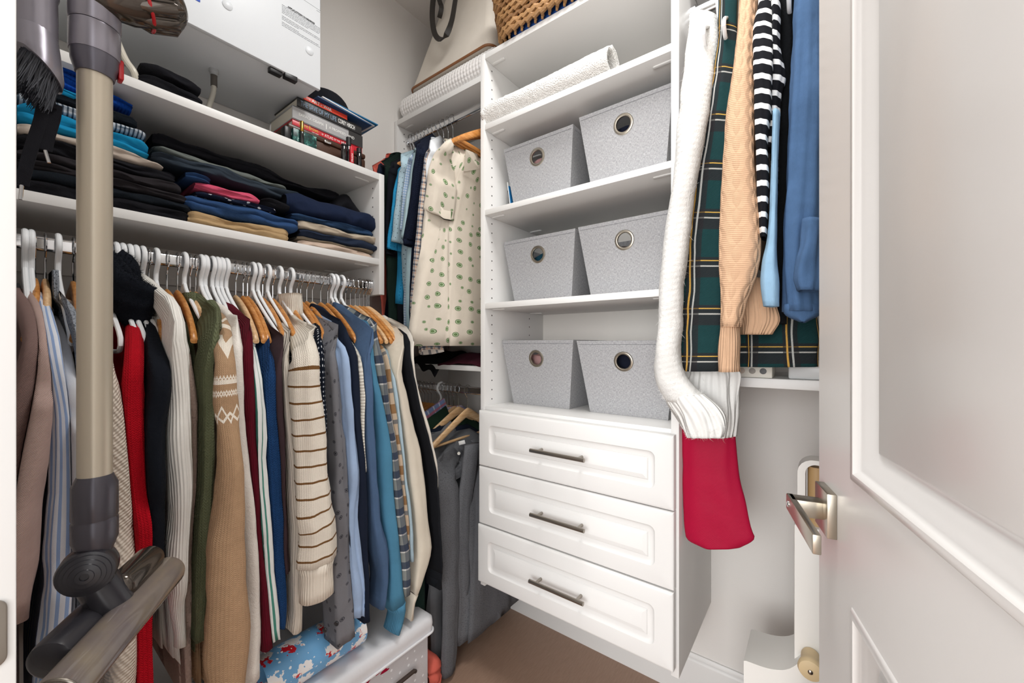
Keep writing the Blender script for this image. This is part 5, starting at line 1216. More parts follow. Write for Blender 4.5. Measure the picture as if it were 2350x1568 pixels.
sp2(g, 702, 713, zc, .0075, 'THE', mw, BX_-.006); sp2(g, 715, 734, zc, .0125, 'ART', mw, BX_-.006, .0002); sp2(g, 735.5, 740, zc, .006, 'OF', mw, BX_-.006); sp2(g, 742, 761, zc, .0125, 'WAR', mw, BX_-.006, .0002)
ztop = z1
for k, (c, dy, rot, lab) in enumerate((('#17406a', .012, .02, 'dark blue paper folder lying on the orange red paperback'), ('#dedee0', .03, .05, 'white paper sheaf between two blue folders'), ('#1c6f9e', .055, -.03, 'bright blue folder overhanging the book stack'))):
    M = Matrix.Translation((BX_-.075, .700+dy*.6, ztop+.003+.0045*k)) @ Matrix.Rotation(rot, 4, 'Z') @ Matrix.Rotation(-.03, 4, 'X')
    o = MB().box((-.085, -.085, -.0018), (.085, .105, .0018), .0006, M).o('paper_folder', plain('folder_sheet%d' % k, c, .5)); tag(o, lab, 'folder', 'papers on the books')
# cap on the papers
cp_ = empty('baseball_cap', (-1.33, .72, ztop+.017), 'black cap lying on the papers beside the metal cabinet', 'cap')
mcap = fabric('black_cap_cotton', '#15171d', 'twill')
pr_ = [(.085*math.cos(a_)**.7 if a_ < 1.5 else .002, .075*math.sin(a_)) for a_ in [i*math.pi/2/10 for i in range(11)]]
reparent(MB().lathe(pr_, Matrix.Translation((-1.33, .70, ztop+.017)), 28).o('crown', mcap), cp_)
bm_ = MB(); lo = []
for k in range(2):
    lo.append([Vector((-1.33+.075*math.cos(a_)*1.0, .70+.055+.085*max(0, math.sin(a_))**.8*1.0, ztop+.016+.004*k+.010*math.cos(a_)**2)) for a_ in [math.pi*i/16 for i in range(17)]])
bm_.loops(lo, True, True); reparent(bm_.o('brim', mcap), cp_)
# wooden case carrying the books and the small things in front of it
mwal = plain('walnut', '#4a2f22', .35, bump=.0004, bscale=40, vary=.15)
y0 = onX(700, 340, -1.215).y; y1 = onX(842, 340, -1.215).y; zb_ = onX(750, 321, BX_).z
wc = empty('wooden_case', (-1.30, (y0+y1)/2, TZ), 'dark walnut case with a chrome clasp under the book stack', 'case')
reparent(box('case_body', (-1.385, y0-.045, TZ), (-1.222, y1, zb_-.018), mwal, None, .006), wc)
reparent(box('case_lid', (-1.385, y0-.045, zb_-.017), (-1.220, y1, zb_-.0005), mwal, None, .006), wc)
p = onX(752, 327, -1.217); reparent(MB().box((-1.2205, p.y-.011, p.z-.004), (-1.214, p.y+.011, p.z+.004), .002).o('clasp', m_chrome), wc)
# perfume bottles and boxes at the shelf edge
def pxbox(name, label, cat, pxl, pxr, ytop_px, xf, depth, mat, bev=.002, parent=None, zb=TZ):
    yl = onX(pxl, ytop_px, xf).y; yr = onX(pxr, ytop_px, xf).y; zt = onX((pxl+pxr)/2, ytop_px, xf).z
    o = box(name, (xf-depth, yl, zb), (xf, yr, zt), mat, parent, bev)
    if label: tag(o, label, cat)
    return o, yl, yr, zt
t = NT('teal_marbled'); vv_ = t.obj(); nz = t.noise(vv_, 90, 4, .7)
m_teal = t.done(t.ramp(nz, [(.40, '#0c2b2c'), (.52, '#164a45'), (.60, '#2f7a70'), (.66, '#c8d8d6')]), .35)
o, yl, yr, zt = pxbox('patterned_box', 'small teal marbled box in front of the red hardback', 'box', 673, 727, 303, -1.195, .025, m_teal, .0015)
o, yl, yr, zt = pxbox('black_tin', 'small black rounded tin beside the teal marbled box', 'tin', 653, 670, 288, -1.20, .03, mk, .006)
def bottle(label, pxc, ytop_px, r, capr, capfrac, xf, mb_, mc_):
    zt = onX(pxc, ytop_px, xf).z; y = onX(pxc, ytop_px+20, xf).y; h = zt-TZ
    g = empty('perfume_bottle', (xf, y, TZ), label, 'bottle', 'bottles at the edge of the top shelf')
    hb = h*(1-capfrac)
    MB().lathe([(r*.9, 0), (r, .002), (r, hb-.004), (r*.8, hb), (r*.4, hb)], None, 24).o('glass', mb_, g)
    MB().lathe([(capr, hb), (capr, h-.001), (capr*.9, h)], None, 24).o('cap', mc_, g)
    return g
mgl = plain('black_glass', '#0d0d11', .08, spec=.8)
bottle('tall black perfume bottle at the shelf edge beside the walnut case', 800, 316, .0080, .0080, .30, -1.206, mgl, mk)
bottle('glossy black cylinder bottle next to the red lettered stick', 789, 332, .0085, .0085, .08, -1.190, mgl, mk)
bottle('short black bottle at the end of the bottle group', 824, 341, .008, .008, .25, -1.194, mgl, mk)
bottle('brass atomiser bottle in front of the red hardback', 693, 279, .0055, .0052, .45, -1.188, mgl, plain('brass', '#b08a3e', .2, 1.0))
o, yl, yr, zt = pxbox('red_stick', 'slim red stick with white lettering between black bottles', 'box', 805, 812, 336, -1.183, .010, mred, .001)
text('lettering', 'PRADA', basis((-1.1828, (yl+yr)/2, TZ+.004), (0, 0, 1), (0, -1, 0)), .0078, mw, o, .0002, 'LEFT', 0, 1.1)
cs = MB().lathe([(.013, 0), (.016, .004), (.016, .022), (.012, .026)], Matrix.Translation((-1.25, onX(830, 360, -1.25).y+.03, TZ)), 24).o('brown_jar', mwal); tag(cs, 'round brown jar at the end of the top shelf', 'jar')
fr2 = empty('photo_frame', (-1.26, .47, TZ), 'small wooden frame lying under the metal cabinet near the conduit', 'frame')
reparent(box('frame_body', (-1.30, onX(483, 240, -1.24).y, TZ), (-1.235, onX(512, 240, -1.24).y, TZ+.022), mwal, None, .003), fr2)
tr = MB().lathe([(.05, 0), (.055, .006), (.053, .008), (.045, .003)], Matrix.Translation((-1.30, .445, TZ)), 36).o('metal_tray', m_steel); tag(tr, 'round metal tray on the top shelf left of the books', 'tray')
# ------------------------------------------------------------------ things above the corner unit and tower
t = NT('quilted_cotton'); m_quilt = t.done('#e8e6e4', .9, 0, t.noise(t.obj(), 500, 2), .0004, .5)
def quilt_roll():
    n1, n2 = 280, 150; r0 = .056; vs = []; fs = []; cx, cy, cz = 0, 1.156, R(.976)+.0568
    xa, xb = XL+.024, TXL-.006
    for i in range(n1+1):
        x = xa+(xb-xa)*i/n1
        for j in range(n2):
            a_ = 2*math.pi*j/n2; c = abs(math.sin(math.pi*x/.0155)); s_ = abs(math.sin(a_*r0*1.0/.0155*math.pi))
            r = r0+.0042*(c*s_)**.4-.002
            e = min(i, n1-i)/n1*(xb-xa); r -= max(0, .012-e)**1.2*2.2
            flat = 1.0 if math.sin(a_) > -.5 else .97
            vs.append(Vector((x, cy+r*math.cos(a_)*1.02, cz+r*math.sin(a_)*.96*flat)))
    for i in range(n1):
        for j in range(n2):
            k = (j+1) % n2; fs.append((i*n2+j, (i+1)*n2+j, (i+1)*n2+k, i*n2+k))
    fs.append(tuple(range(n2))); fs.append(tuple(range(n1*n2, (n1+1)*n2))[::-1])
    return tag(mesh('quilted_blanket', vs, fs, m_quilt), 'white quilted blanket rolled up on the corner top shelf', 'blanket')
quilt_roll()
# tote bag
t = NT('canvas'); o_ = t.obj(); cv = t.noise(o_, 700, 2); st = t.noise(o_, 14, 4)
m_canvas = t.done(t.mix(st, '#cfc7bb', '#ddd6cb'), .9, 0, cv, .0006, .5)
m_leather = plain('dark_leather', '#26221f', .5, bump=.0005, bscale=200); m_tanl = plain('tan_piping', '#8a5a35', .5)
BZ = R(1.092)
bag = empty('tote_bag', (-1.15, 1.22, BZ), 'cream canvas tote bag with dark leather handles on the quilted blanket', 'bag')
lo = []
for k in range(15):
    q = k/14; z = BZ+.012*0+.40*q
    xa, xb = -1.405+.185*q, -.945-.03*q; ya, yb_ = 1.115+.05*q+.02*math.sin(q*3), 1.375-.02*q
    bulge = .016*math.sin(math.pi*q)
    lo.append([Vector((x, y-(bulge if y < 1.24 else 0), z+.006*noise.noise(Vector((x*8, y*8, q*3))))) for x, y in rrect((xa+xb)/2, (ya+yb_)/2, xb-xa, yb_-ya, .035, 6)])
bo = MB().loops(lo, True, False).o('bag_body', m_canvas, None, True, 60); reparent(bo, bag)
pi_ = [p+Vector((0, 0, .003)) for p in lo[0]]; pi_.append(pi_[0])
reparent(MB().tube(pi_, .0045, 8).o('base_piping', m_tanl), bag)
def strap(name, pts, w, th, mat, parent, face):
    """flat strap through pts; face = list of width directions"""
    P_ = [Vector(p) for p in crom([tuple(p) for p in pts], 40)]; fd = crom([tuple(f) for f in face], 40); lo = []
    for i, p in enumerate(P_):
        t_ = (P_[min(i+1, 39)]-P_[max(i-1, 0)]).normalized(); e = fd[i]-t_*fd[i].dot(t_); e.normalize(); nn = t_.cross(e)
        lo.append([p+e*w+nn*th, p-e*w+nn*th, p-e*w-nn*th, p+e*w-nn*th])
    o = MB().loops(lo, True, True).o(name, mat, None, True, 40); return reparent(o, parent)
hp = [onY(x_, y_, Y_) for x_, y_, Y_ in ((1000, -40, 1.13), (994, 0, 1.115), (992, 40, 1.10), (997, 75, 1.085), (1008, 90, 1.075), (1022, 84, 1.07), (1036, 50, 1.075), (1045, 0, 1.09), (1052, -50, 1.11))]
strap('handle', hp, .0105, .0022, m_leather, bag, [(.3, 1, 0), (.3, 1, 0), (.4, 1, 0), (.6, .8, .2), (.6, .5, .6), (.9, .2, .4), (1, .1, .1), (1, 0, 0), (1, 0, 0)])
hp = [onY(x_, y_, Y_) for x_, y_, Y_ in ((1002, -20, 1.12), (1010, 6, 1.125), (1013, 16, 1.125), (1011, 30, 1.125), (1008, 41, 1.13))]
strap('handle', hp, .009, .002, m_leather, bag, [(1, .3, 0), (.7, .7, 0), (.4, 1, 0), (.3, 1, 0), (.2, 1, 0)])
# wicker basket
m_wick = []
for k, (c1, c2) in enumerate((('#6b4a2a', '#a67c4c'), ('#7a5632', '#b58b5a'), ('#5e4024', '#93693d'))):
    t = NT('wicker%d' % k); o_ = t.obj(); nz = t.noise(t.n('ShaderNodeMapping', None, Vector=o_, Scale=(40, 40, 160)).outputs[0], 3, 4)
    m_wick.append(t.done(t.mix(nz, c1, c2), .6, 0, nz, .0015, .7))
bk = empty('wicker_basket', (-.615, 1.190, R(.985)), 'brown woven wicker basket standing on top of the drawer tower', 'basket')
def bring(h, off): # rounded rectangle ring at height h
    w_, d_ = .475+.26*h+2*off, .325+.2*h+2*off
    return rrect(-.612, 1.188, w_, d_, .075, 14)
NS = 58
def ring_at(h, off, n):
    # n evenly spaced points round the basket at height h
    b_ = bring(h, off); b_ = b_+[b_[0]]; d = [0.0]
    for p, q in zip(b_, b_[1:]): d.append(d[-1]+math.hypot(q[0]-p[0], q[1]-p[1]))
    out = []; k = 0
    for i in range(n):
        s_ = d[-1]*i/n
        while s_ > d[k+1]: k += 1
        f_ = (s_-d[k])/max(d[k+1]-d[k], 1e-9); out.append(Vector((b_[k][0]+(b_[k+1][0]-b_[k][0])*f_, b_[k][1]+(b_[k+1][1]-b_[k][1])*f_, R(.985)+h)))
    return out
rw = random.Random(2)
for r_ in range(12):
    h = .0165+r_*.0175; P_ = ring_at(h, 0, NS*2); mb = MB(); ce = Vector((-.612, 1.188, R(.985)+h))
    for i in range(NS):
        a_ = P_[(2*i+r_ % 2) % (2*NS)]; b_ = P_[(2*i+3+r_ % 2) % (2*NS)]; m_ = P_[(2*i+1+r_ % 2) % (2*NS)]
        o1 = (a_-ce).normalized(); o2 = (m_-ce).normalized(); o3 = (b_-ce).normalized(); j_ = rw.uniform(.8, 1.2)
        mb.tube([a_-o1*.004+Vector((0, 0, -.0085)), a_*.55+m_*.45+o1*.0075*j_+Vector((0, 0, -.004)), m_*.6+b_*.4+o2*.008*j_+Vector((0, 0, .004)), b_-o3*.004+Vector((0, 0, .0085))], [.0045, .0078*j_, .0078*j_, .0045], 8)
    reparent(mb.o('weave_strand', m_wick[r_ % 3]), bk)
sk = MB()
rings_ = [ring_at(h, 0, NS) for h in (.0, .06, .12, .18, .225)]
for i in range(NS): sk.tube([r_[i] for r_ in rings_], .0042, 6)
so = sk.o('stake', m_wick[1]); so['kind'] = 'stuff'; reparent(so, bk)
ln_ = [Vector((x, y, R(.985)+h)) for h in (.004,) for x, y in bring(h, -.014)]
lo = [[Vector((x, y, R(.985)+h)) for x, y in bring(h, -.016)] for h in (.006, .10, .20)]
reparent(MB().loops(lo, True, False).o('blue_liner', plain('blue_liner', '#1d4fa0', .6)), bk)
# rolled bath mat
t = NT('terry'); o_ = t.obj(); vo = t.n('ShaderNodeTexVoronoi', None, Vector=o_, Scale=260.0)
m_terry = t.done('#e6e4e0', .95, 0, t.ma('SUBTRACT', 1.0, vo.outputs['Distance']), .004, .8)
mat_root = empty('rolled_bath_mat', (-.69, 1.066, R(.7455)), 'white looped bath mat rolled up on the highest open tower shelf', 'bath mat')
n1, n2 = 90, 60; vs = []; fs = []
for i in range(n1+1):
    k = i/n1; x = IXL-.012+.455*k; cy = 1.068-.004*k; r0 = .043
    for j in range(n2+1):
        a_ = -math.pi*.55+(2*math.pi*1.55)*j/n2; r = r0-.011*(1-j/n2)*1.6
        if j > n2-6: r += .0
        w_ = .0022*noise.noise(Vector((x*60, a_*6, 2)))+.004*noise.noise(Vector((x*9, a_*1.5, 5)))
        vs.append(Vector((x, cy+(r+w_)*math.cos(a_)*1.12, R(.7455)+r0*.92+(r+w_)*math.sin(a_)*.92)))
for i in range(n1):
    for j in range(n2): fs.append((i*(n2+1)+j, (i+1)*(n2+1)+j, (i+1)*(n2+1)+j+1, i*(n2+1)+j+1))
mo = mesh('mat_sheet', vs, fs, m_terry); sm = mo.modifiers.new('t', 'SOLIDIFY'); sm.thickness = .007; sm.offset = -1; reparent(mo, mat_root)
fz_ = fuzz(mo, 26000, .0035, m_terry, 4, .0004)
# ------------------------------------------------------------------ storage box and wrapping paper on the floor
t = NT('box_vinyl'); m_vin = t.done('#dddde0', .35, 0, t.noise(t.obj(), 25, 3), .003, .4)
t = NT('box_fabric'); u_ = t.obj(); sx = t.n('ShaderNodeSeparateXYZ', i0=u_)
vo = t.n('ShaderNodeTexVoronoi', None, Vector=t.n('ShaderNodeMapping', None, Vector=u_, Scale=(1, 34, 34)).outputs[0], Scale=1.0, Randomness=.25)
m_bfab = t.done(t.mix(t.ma('LESS_THAN', vo.outputs['Distance'], .13), '#c9c6c8', '#eeeef0'), .85, 0, t.noise(u_, 400, 2), .0005, .5)
sb = empty('storage_box', (-1.13, .60, 0), 'white fabric storage box with vinyl lid under the hanging sweaters', 'storage box')
lz = R(-.845)
reparent(MB().box((-1.395, .385, .001), (-.974, .850, lz-.05), .008).o('box_body', m_bfab), sb)
lo = []
for (d_, z, r_) in ((0, lz-.052, .02), (.002, lz-.03, .02), (.001, lz-.012, .022), (-.008, lz-.003, .025), (-.03, lz, .03), (-.1, lz-.003, .03)):
    lo.append([Vector((x, y, z+.003*noise.noise(Vector((x*12, y*12, z*9))))) for x, y in rrect(-1.184, .620, .440+2*d_, .490+2*d_, r_+.001, 8)])
reparent(MB().loops(lo, True, True).o('box_lid', m_vin, None, True, 60), sb)
reparent(MB().tube([Vector((x, y, lz-.052)) for x, y in rrect(-1.184, .620, .446, .496, .022, 8)]+[Vector((*rrect(-1.184, .620, .446, .496, .022, 8)[0], lz-.052))], .0035, 6).o('lid_piping', plain('lid_piping', '#e9e9ec', .4)), sb)
p = onX(925, 1556, -.97); reparent(MB().tube([p+Vector((0, -.045, -.01)), p+Vector((.012, -.03, .006)), p+Vector((.014, 0, .008)), p+Vector((.012, .03, .006)), p+Vector((0, .045, -.01))], .006, 8).o('handle', plain('brown_strap', '#3a2c26', .6)), sb)
rs = folded3('red_cloth', 'dark red cloth showing under the storage box lid', .46, .74, lz-.085, lz-.055, W_['crimson'], -.966, .08, 1, 5, None, 'cloth', .006, .05)
# wrapping paper roll: pale blue with red and white blots and small flakes
t = NT('holiday_wrap'); u, v, uvv = t.uv()
cc = t.mix(0.0, '#6fa9d6', '#6fa9d6')
def blot(sc, rnd_, r_, col, off):
    global cc
    vo = t.n('ShaderNodeTexVoronoi', {'voronoi_dimensions': '2D'}, Vector=t.n('ShaderNodeMapping', None, Vector=uvv, Location=(off, off*.7, 0)).outputs[0], Scale=1/sc, Randomness=rnd_)
    dd = t.ma('ADD', vo.outputs['Distance'], t.ma('MULTIPLY', t.ma('SUBTRACT', t.noise(uvv, 70, 3), .35), .9))
    return t.ma('LESS_THAN', dd, r_)
for sc, rn, r_, col, off in ((.075, .25, .42, '#f1efee', 0), (.075, .25, .33, '#c8202c', .012), (.075, .25, .22, '#f6eee8', .004), (.022, .9, .17, '#f4f7fa', .03)):
    cc = t.mix(blot(sc, rn, r_, col, off), cc, col)
m_wrap = t.done(cc, .3)
wr = empty('wrapping_paper', (-1.05, .52, lz), 'pale blue holiday wrapping paper roll with red and white motifs on the storage box', 'wrapping paper')
n2 = 40; vs = []; fs = []; uv = []
Ca, Cb = Vector((-1.048, .395, lz+.0505)), Vector((-1.048, .645, lz+.0505)); NL = 30
for i in range(NL+1):
    c = Ca+(Cb-Ca)*i/NL
    for j in range(n2): a_ = 2*math.pi*j/n2; vs.append(c+Vector((.058*math.cos(a_), 0, .049*math.sin(a_)))*(1+.03*noise.noise(Vector((c.y*7, a_, 0)))))
for i in range(NL):
    for j in range(n2):
        k = (j+1) % n2; fs.append((i*n2+j, i*n2+k, (i+1)*n2+k, (i+1)*n2+j)); uv.append([(j/n2*.34, i/NL*.25), ((j+1)/n2*.34, i/NL*.25), ((j+1)/n2*.34, (i+1)/NL*.25), (j/n2*.34, (i+1)/NL*.25)])
o = mesh('paper_roll', vs, fs, m_wrap, None, uv); reparent(o, wr)
reparent(MB().lathe([(.045, 0), (.012, .0), (.011, -.01)], Matrix.Translation(Cb+Vector((0, -.002, 0))) @ Matrix.Rotation(-math.pi/2, 4, 'X') @ Matrix.Scale(1, 4), 28).o('roll_end', plain('card_core', '#d9cdbb', .8)), wr)
heap('dark_bag', 'black bag slumped beside the wrapping paper on the floor', -1.34, -1.05, .10, .001, .26, FM['black2'], 12, .0)
# coral cloth by the box
o = folded3('folded_towel', 'coral red towel folded on the floor behind the storage box', .872, .93, .002, .11, W_['coral'], -.985, .25, 3, 9, None, 'towel', .004, .03)
# ------------------------------------------------------------------ right shelf small things and the white stand behind the door
sx_ = empty('organiser_box', (-.10, 1.15, R(-.0778)), 'cream box with round dials on the shelf behind the tartan dress', 'box')
reparent(box('box_body', (-.165, 1.105, R(-.0778)), (-.085, 1.20, R(-.045)), plain('cream_card', '#dcd7cd', .6), None, .002), sx_)
for k, c in enumerate(('#b9a89a', '#8c867e', '#4a4a4c')):
    M = basis((-.147+.022*k, 1.1048, R(-.062)), (1, 0, 0), (0, 0, 1)); reparent(MB().lathe([(.007, -.001), (.007, .0008), (.004, .0012)], M, 18).o('dial', plain('dial%d' % k, c, .5)), sx_)
gb = pxo = box('plastic_tub', (-.055, 1.11, R(-.0778)), (.10, 1.25, R(-.035)), plain('frosted_plastic', '#cfd0d0', .25), None, .004); tag(gb, 'frosted plastic tub on the shelf beside the cream dial box', 'tub')
m_st = plain('stand_white', '#ebe9e4', .4, vary=.01)
SY = 1.10
def sp_(px, py): p = onY(px, py, SY); return (p.x, p.z)
stand = empty('white_stand', (-.0, SY, 0), 'white stand with flared foot and wooden dowel behind the door', 'stand')
tl_ = sp_(1830, 1052); lp_ = sp_(1830, 1150); x0 = tl_[0]; x1 = x0+.075; zt = tl_[1]
outl = [(x0, .35), (x0, zt-.03)]
for i in range(1, 8): a_ = math.pi-math.pi/2*i/7; outl.append((x0+.03+.03*math.cos(a_), zt-.03+.03*math.sin(a_)))
for i in range(8): a_ = math.pi/2-math.pi/2*i/7; outl.append((x1-.03+.03*math.cos(a_), zt-.03+.03*math.sin(a_)))
outl.append((x1, .35))
slot = []
# upright as a frame round a long slot
so_ = [(x0+.014, .55), (x0+.014, zt-.030)]+[(x0+.0345+.0205*math.cos(math.pi-math.pi*i/10), zt-.030+.0205*math.sin(math.pi-math.pi*i/10)) for i in range(1, 10)]+[(x0+.055, zt-.030), (x0+.055, .55)]
def resample(P_, n):
    
    d = [0.0]
    for a_, b_ in zip(P_, P_[1:]): d.append(d[-1]+math.hypot(b_[0]-a_[0], b_[1]-a_[1]))
    out = []
    for i in range(n):
        s_ = d[-1]*i/(n-1); k = 0
        while k < len(P_)-2 and s_ > d[k+1]: k += 1
        q = (s_-d[k])/max(d[k+1]-d[k], 1e-9); out.append((P_[k][0]+(P_[k+1][0]-P_[k][0])*q, P_[k][1]+(P_[k+1][1]-P_[k][1])*q))
    return out
oo, ii = resample(outl, 120), resample(so_, 120)
fr_ = MB()
for d0, d1 in ((SY, SY+.05),):
    A_ = [Vector((x, d0, z)) for x, z in oo]; B_ = [Vector((x, d0, z)) for x, z in ii]; C_ = [Vector((x, d1, z)) for x, z in ii]; D_ = [Vector((x, d1, z)) for x, z in oo]
    n_ = 120; vs = A_+B_+C_+D_; fs = []
    for k in range(3):
        for i in range(n_-1): fs.append((k*n_+i, k*n_+i+1, (k+1)*n_+i+1, (k+1)*n_+i))
    for i in range(n_-1): fs.append((3*n_+i, 3*n_+i+1, i+1, i))
    fr_.add(vs, fs)
fr_.box((x0-.006, SY-.004, .03), (x1, SY+.054, R(-.40)), .003)
reparent(fr_.o('upright', m_st, None, True, 40), stand)
reparent(MB().tube([(x0+.0345, SY+.025, R(-.45)), (x0+.0345, SY+.025, zt-.018)], .0165, 20).o('dowel', plain('beech', '#c2a071', .5, bump=.0004, bscale=60, vary=.1)), stand)
bl = sp_(1711, 1497); br = sp_(1820, 1478)
pts = [(bl[0], 0.0), (bl[0], bl[1]-.002)]
ctl = [(bl[0]+.004, bl[1]), (bl[0]+.05, bl[1]+.004), (bl[0]+.085, bl[1]+.020), (x0+.012, bl[1]+.055)]
pts += [(v[0], v[1]) for v in crom([(a_, b_, 0) for a_, b_ in ctl], 14)]+[(x1, bl[1]+.055), (x1, 0.0)]
reparent(MB().loops([[Vector((x, y, z)) for x, z in pts] for y in (SY-.03, SY+.10)], True, True).o('foot', m_st, None, True, 40), stand)
k_ = onY(1860, 1534, SY-.05); M = basis(k_, (1, 0, 0), (0, 0, 1))
reparent(MB().lathe([(.016, -.045), (.0175, -.04), (.0175, -.012), (.021, -.006), (.0225, .004), (.020, .010), (.012, .012), (.006, .0125)], M @ Matrix.Rotation(.0, 4, 'Y'), 28).o('wooden_knob', plain('pale_beech', '#dcc49a', .5)), stand)
reparent(MB().lathe([(.0045, .012), (.0045, .0145), (.002, .016)], M, 16).o('screw', m_steel), stand)
# ------------------------------------------------------------------ vacuum cleaner on the front wall
VX = -.75
def V(px, py, X=VX): return onX(px, py, X)
m_gun = plain('gunmetal_plastic', '#8d8992', .26, .5, vary=.03); m_gun2 = plain('dark_gunmetal', '#5d5a63', .28, .45, vary=.03)
m_champ = plain('champagne_tube', '#bdb2a0', .34, .45, vary=.04)
m_bk = plain('vac_black', '#2c2b30', .26, vary=.05); m_vred = plain('vac_red', '#b3121c', .3); m_smoke = plain('smoke_plastic', '#5b544e', .12, .75, vary=.1)
t = NT('clear_roller'); nz = t.noise(t.obj(), 24, 3)
m_clear = t.done(t.ramp(nz, [(.3, '#6a6160'), (.5, '#736962'), (.7, '#7d7264')]), .08, 0, None)
vac = empty('stick_vacuum', (VX, .09, .70), 'cordless stick vacuum with champagne wand hanging by the door frame', 'vacuum cleaner')
def vp(o): return reparent(o, vac)
cy_ = V(218, 500).y; zA = V(218, 150).z; zB = V(218, 1098).z
def vl(prof, name, mat, n=36): # vertical lathe by photo rows at the wand column
    return vp(MB().lathe([(r, V(218, y).z) for r, y in prof], Matrix.Translation((VX, cy_, 0)), n).o(name, mat, None, True, 35))
vl([(.0168, 1105), (.0168, 140)], 'wand', m_champ)
vl([(.0185, 176), (.0225, 150), (.0235, 128), (.0235, 72)], 'wand_collar', m_gun2)
vl([(.0240, 130), (.0245, 126), (.0245, 70), (.0240, 66)], 'collar_ring', m_gun)
vl([(.0238, 64), (.0250, 60), (.0255, -40), (.0255, -190)], 'motor_neck', m_gun)
vl([(.0170, 1090), (.0222, 1112), (.0225, 1185), (.0217, 1188), (.0217, 1191), (.0225, 1194), (.0225, 1236), (.0165, 1268)][::-1], 'lower_collar', plain('slate_plastic', '#4b484f', .26, .4, vary=.03))
p = V(279, 165); vp(MB().box((VX-.008, p.y-.004, p.z-.014), (VX+.008, p.y+.0015, p.z+.012), .002).o('release_button', m_vred))
# swivel joint facing the room
d_ = Vector((.93, -.25, -.10)).normalized(); c_ = V(200, 1312, VX+.012)
M = basis(c_, Vector((0, 0, 1)).cross(d_), (0, 0, 1))
if (M.to_3x3() @ Vector((0, 0, 1))).dot(d_) < 0: M = basis(c_, d_.cross(Vector((0, 0, 1))), (0, 0, 1))
pf = [(.012, -.030), (.026, -.026), (.0285, -.016), (.0285, .004), (.0270, .008), (.0240, .0085), (.0235, .0105), (.0195, .0115), (.0190, .0130), (.0150, .0138), (.0145, .0152), (.0090, .0158), (.0085, .0170), (.0045, .0172), (.004, .0150)]
vp(MB().lathe(pf, M, 40).o('swivel_joint', m_bk, None, True, 25))
# neck and floor head
A_ = V(222, 1335, VX); B_ = V(262, 1392, VX+.005)
vp(MB().tube([A_, B_], [.0215, .0225], 24).o('head_neck', m_bk, None, True, 40))
hd = Vector((.77, -.60, -.10)).normalized()
def headcyl(name, px, py, X, r, l0, l1, mat, flat=1.0):
    c = V(px, py, X); lo = []
    e1 = hd.cross(Vector((0, 0, 1))).normalized(); e2 = e1.cross(hd).normalized()
    for k, (s_, rr_) in enumerate(((l0, .6), (l0+.004, .92), (l0+.010, 1), (l1-.010, 1), (l1-.004, .94), (l1, .7))):
        lo.append([c+hd*s_+(e1*math.cos(a_)+e2*math.sin(a_)*flat)*r*rr_ for a_ in [2*math.pi*i/32 for i in range(32)]])
    return vp(MB().loops(lo, True, True).o(name, mat, None, True, 40))
headcyl('roller', 300, 1408, -.735, .0235, -.095, .125, m_clear)
headcyl('motor_housing', 200, 1432, -.745, .0235, -.075, .060, m_bk)
headcyl('rear_housing', 290, 1335, -.760, .0190, -.060, .02, m_smoke)
c = V(300, 1408, -.735)+hd*.122; e1 = hd.cross(Vector((0, 0, 1))).normalized(); e2 = e1.cross(hd)
vp(MB().tube([c+(e1*math.cos(a_)+e2*math.sin(a_))*.0222 for a_ in [2*math.pi*i/30 for i in range(31)]], .0018, 8).o('end_rim', m_steel))
# cyclone cluster and dust bin
cc_ = V(352, 8, VX+.02); ax = Vector((.10, .75, .30)).normalized(); u1 = ax.cross(Vector((0, 0, 1))).normalized(); u2 = u1.cross(ax)
vp(MB().lathe([(.014, -.075), (.024, -.055), (.030, -.030), (.030, .015), (.026, .026), (.016, .034), (.003, .037)], basis(cc_, u1, u2) if False else Matrix.Translation(cc_) @ Vector((0, 0, 1)).rotation_difference(ax).to_matrix().to_4x4(), 32).o('dust_bin', m_smoke))
for k in range(9):
    a_ = 2*math.pi*k/9; q = cc_+(u1*math.cos(a_)+u2*math.sin(a_))*.026
    vp(MB().tube([q-ax*.035-(u1*math.cos(a_)+u2*math.sin(a_))*.008, q-ax*.012, q+ax*.016, q+ax*.026-(u1*math.cos(a_)+u2*math.sin(a_))*.006], [.004, .0095, .0098, .005], 12).o('cyclone', m_smoke))
vp(MB().tube([cc_-ax*.012+(u1*math.cos(a_)+u2*math.sin(a_))*.033 for a_ in [2*math.pi*i/30 for i in range(31)]], .0022, 8).o('red_band', m_vred))
p0 = V(218, -60); vp(MB().tube([p0, cc_-ax*.06], [.02, .018], 16).o('bin_neck', m_gun2))
vp(box('wall_dock', (VX-.03, .0042, 1.72), (VX+.03, .068, 1.86), m_gun2, None, .006))
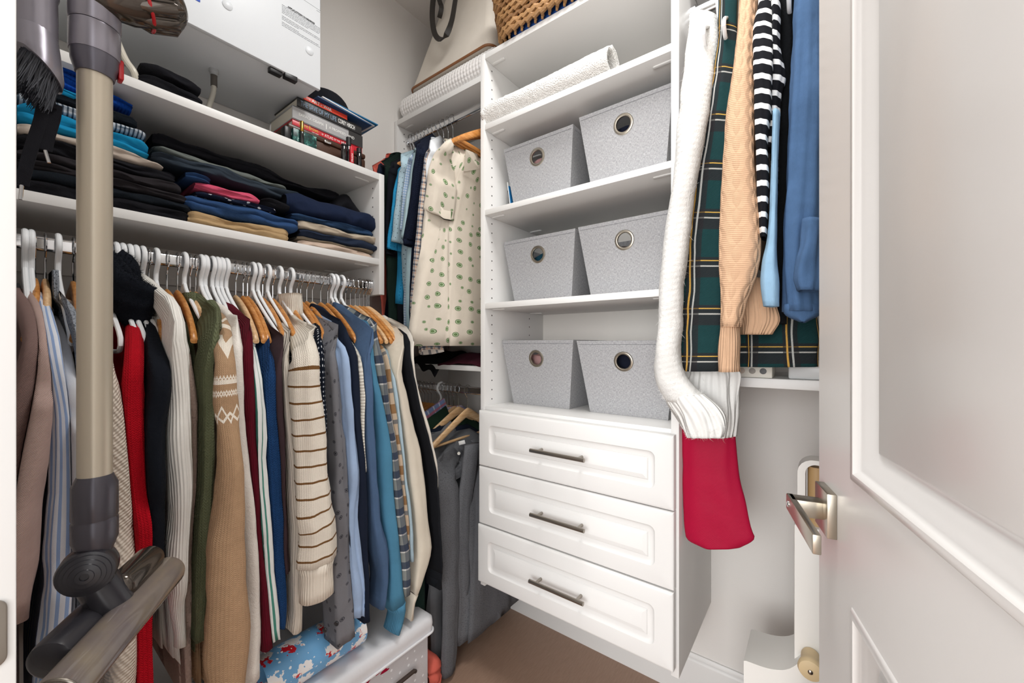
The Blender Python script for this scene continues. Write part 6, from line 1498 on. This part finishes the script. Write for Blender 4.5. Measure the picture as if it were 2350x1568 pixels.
# brush tool clipped beside the vacuum
br_ = empty('brush_tool', (-.75, .045, 1.45), 'grey vacuum brush attachment with dark bristles beside the door frame', 'brush')
tc_ = V(82, 60); ty = tc_.y
M0 = Matrix.Translation((VX, ty, 0))
reparent(MB().lathe([(.0185, V(80, 88).z), (.0185, V(80, 40).z), (.0180, V(80, -10).z), (.0195, V(80, -20).z), (.0195, V(80, -140).z)], M0, 30).o('tool_tube', m_gun), br_)
lo = []
axis_ = (V(150, 208)-V(40, 92)); el = axis_.length*.62; ea = axis_.normalized(); eb = Vector((1, 0, 0))
for k, (py, s1_, s2_) in enumerate(((70, .0185, .0185), (95, .0195, .021), (125, .022, .024), (150, .025, .027), (162, .0255, .028))):
    q = k/4; cen = V(80+14*q, py); ax_ = (Vector((0, 1, 0))*(1-q)+ea*q).normalized()
    lo.append([cen+ax_*s1_*math.cos(a_)+eb*s2_*math.sin(a_) for a_ in [2*math.pi*i/30 for i in range(30)]])
reparent(MB().loops(lo, True, True).o('brush_shell', m_gun, None, True, 50), br_)
rng = random.Random(4); bs_ = MB(); cen = V(93, 160); nd_ = Vector((0, -.25, -1)).normalized()
for k in range(700):
    a_ = rng.uniform(0, 6.28); r_ = math.sqrt(rng.random()); q = cen+ea*.023*r_*math.cos(a_)+eb*.025*r_*math.sin(a_)
    e = q+nd_*rng.uniform(.030, .040)+Vector((rng.gauss(0, .003), rng.gauss(0, .003), 0)); s_ = Vector((0, .0006, 0))
    bs_.add([q-s_, q+s_, e+s_*.5, e-s_*.5], [(0, 1, 2, 3)])
o = bs_.o('bristles', plain('bristle', '#2c2f38', .5), None, False); o['kind'] = 'stuff'; reparent(o, br_)
reparent(MB().box((VX-.006, V(110, 30).y-.003, V(110, 45).z), (VX+.008, V(110, 30).y+.004, V(110, 15).z), .002).o('red_button', m_vred), br_)
st_ = empty('drawstring', (VX, .05, 1.3), 'black drawstring cords with metal tips hanging below the brush attachment', 'cord')
for pts, tip in (([(100, 235), (92, 280), (72, 340), (58, 390), (50, 425)], (47, 458)), ([(128, 240), (124, 270), (112, 310), (104, 345)], (113, 374))):
    P_ = [V(x_, y_) for x_, y_ in pts]; strap('cord', P_, .0056, .0012, FM['black'], st_, [(.1, 1, .3)]*4)
    reparent(MB().tube([P_[-1], V(*tip)], .0018, 8).o('metal_tip', m_chrome), st_)
reparent(MB().tube([V(96, 236), V(128, 244)], .006, 8).o('knot', FM['black']), st_)
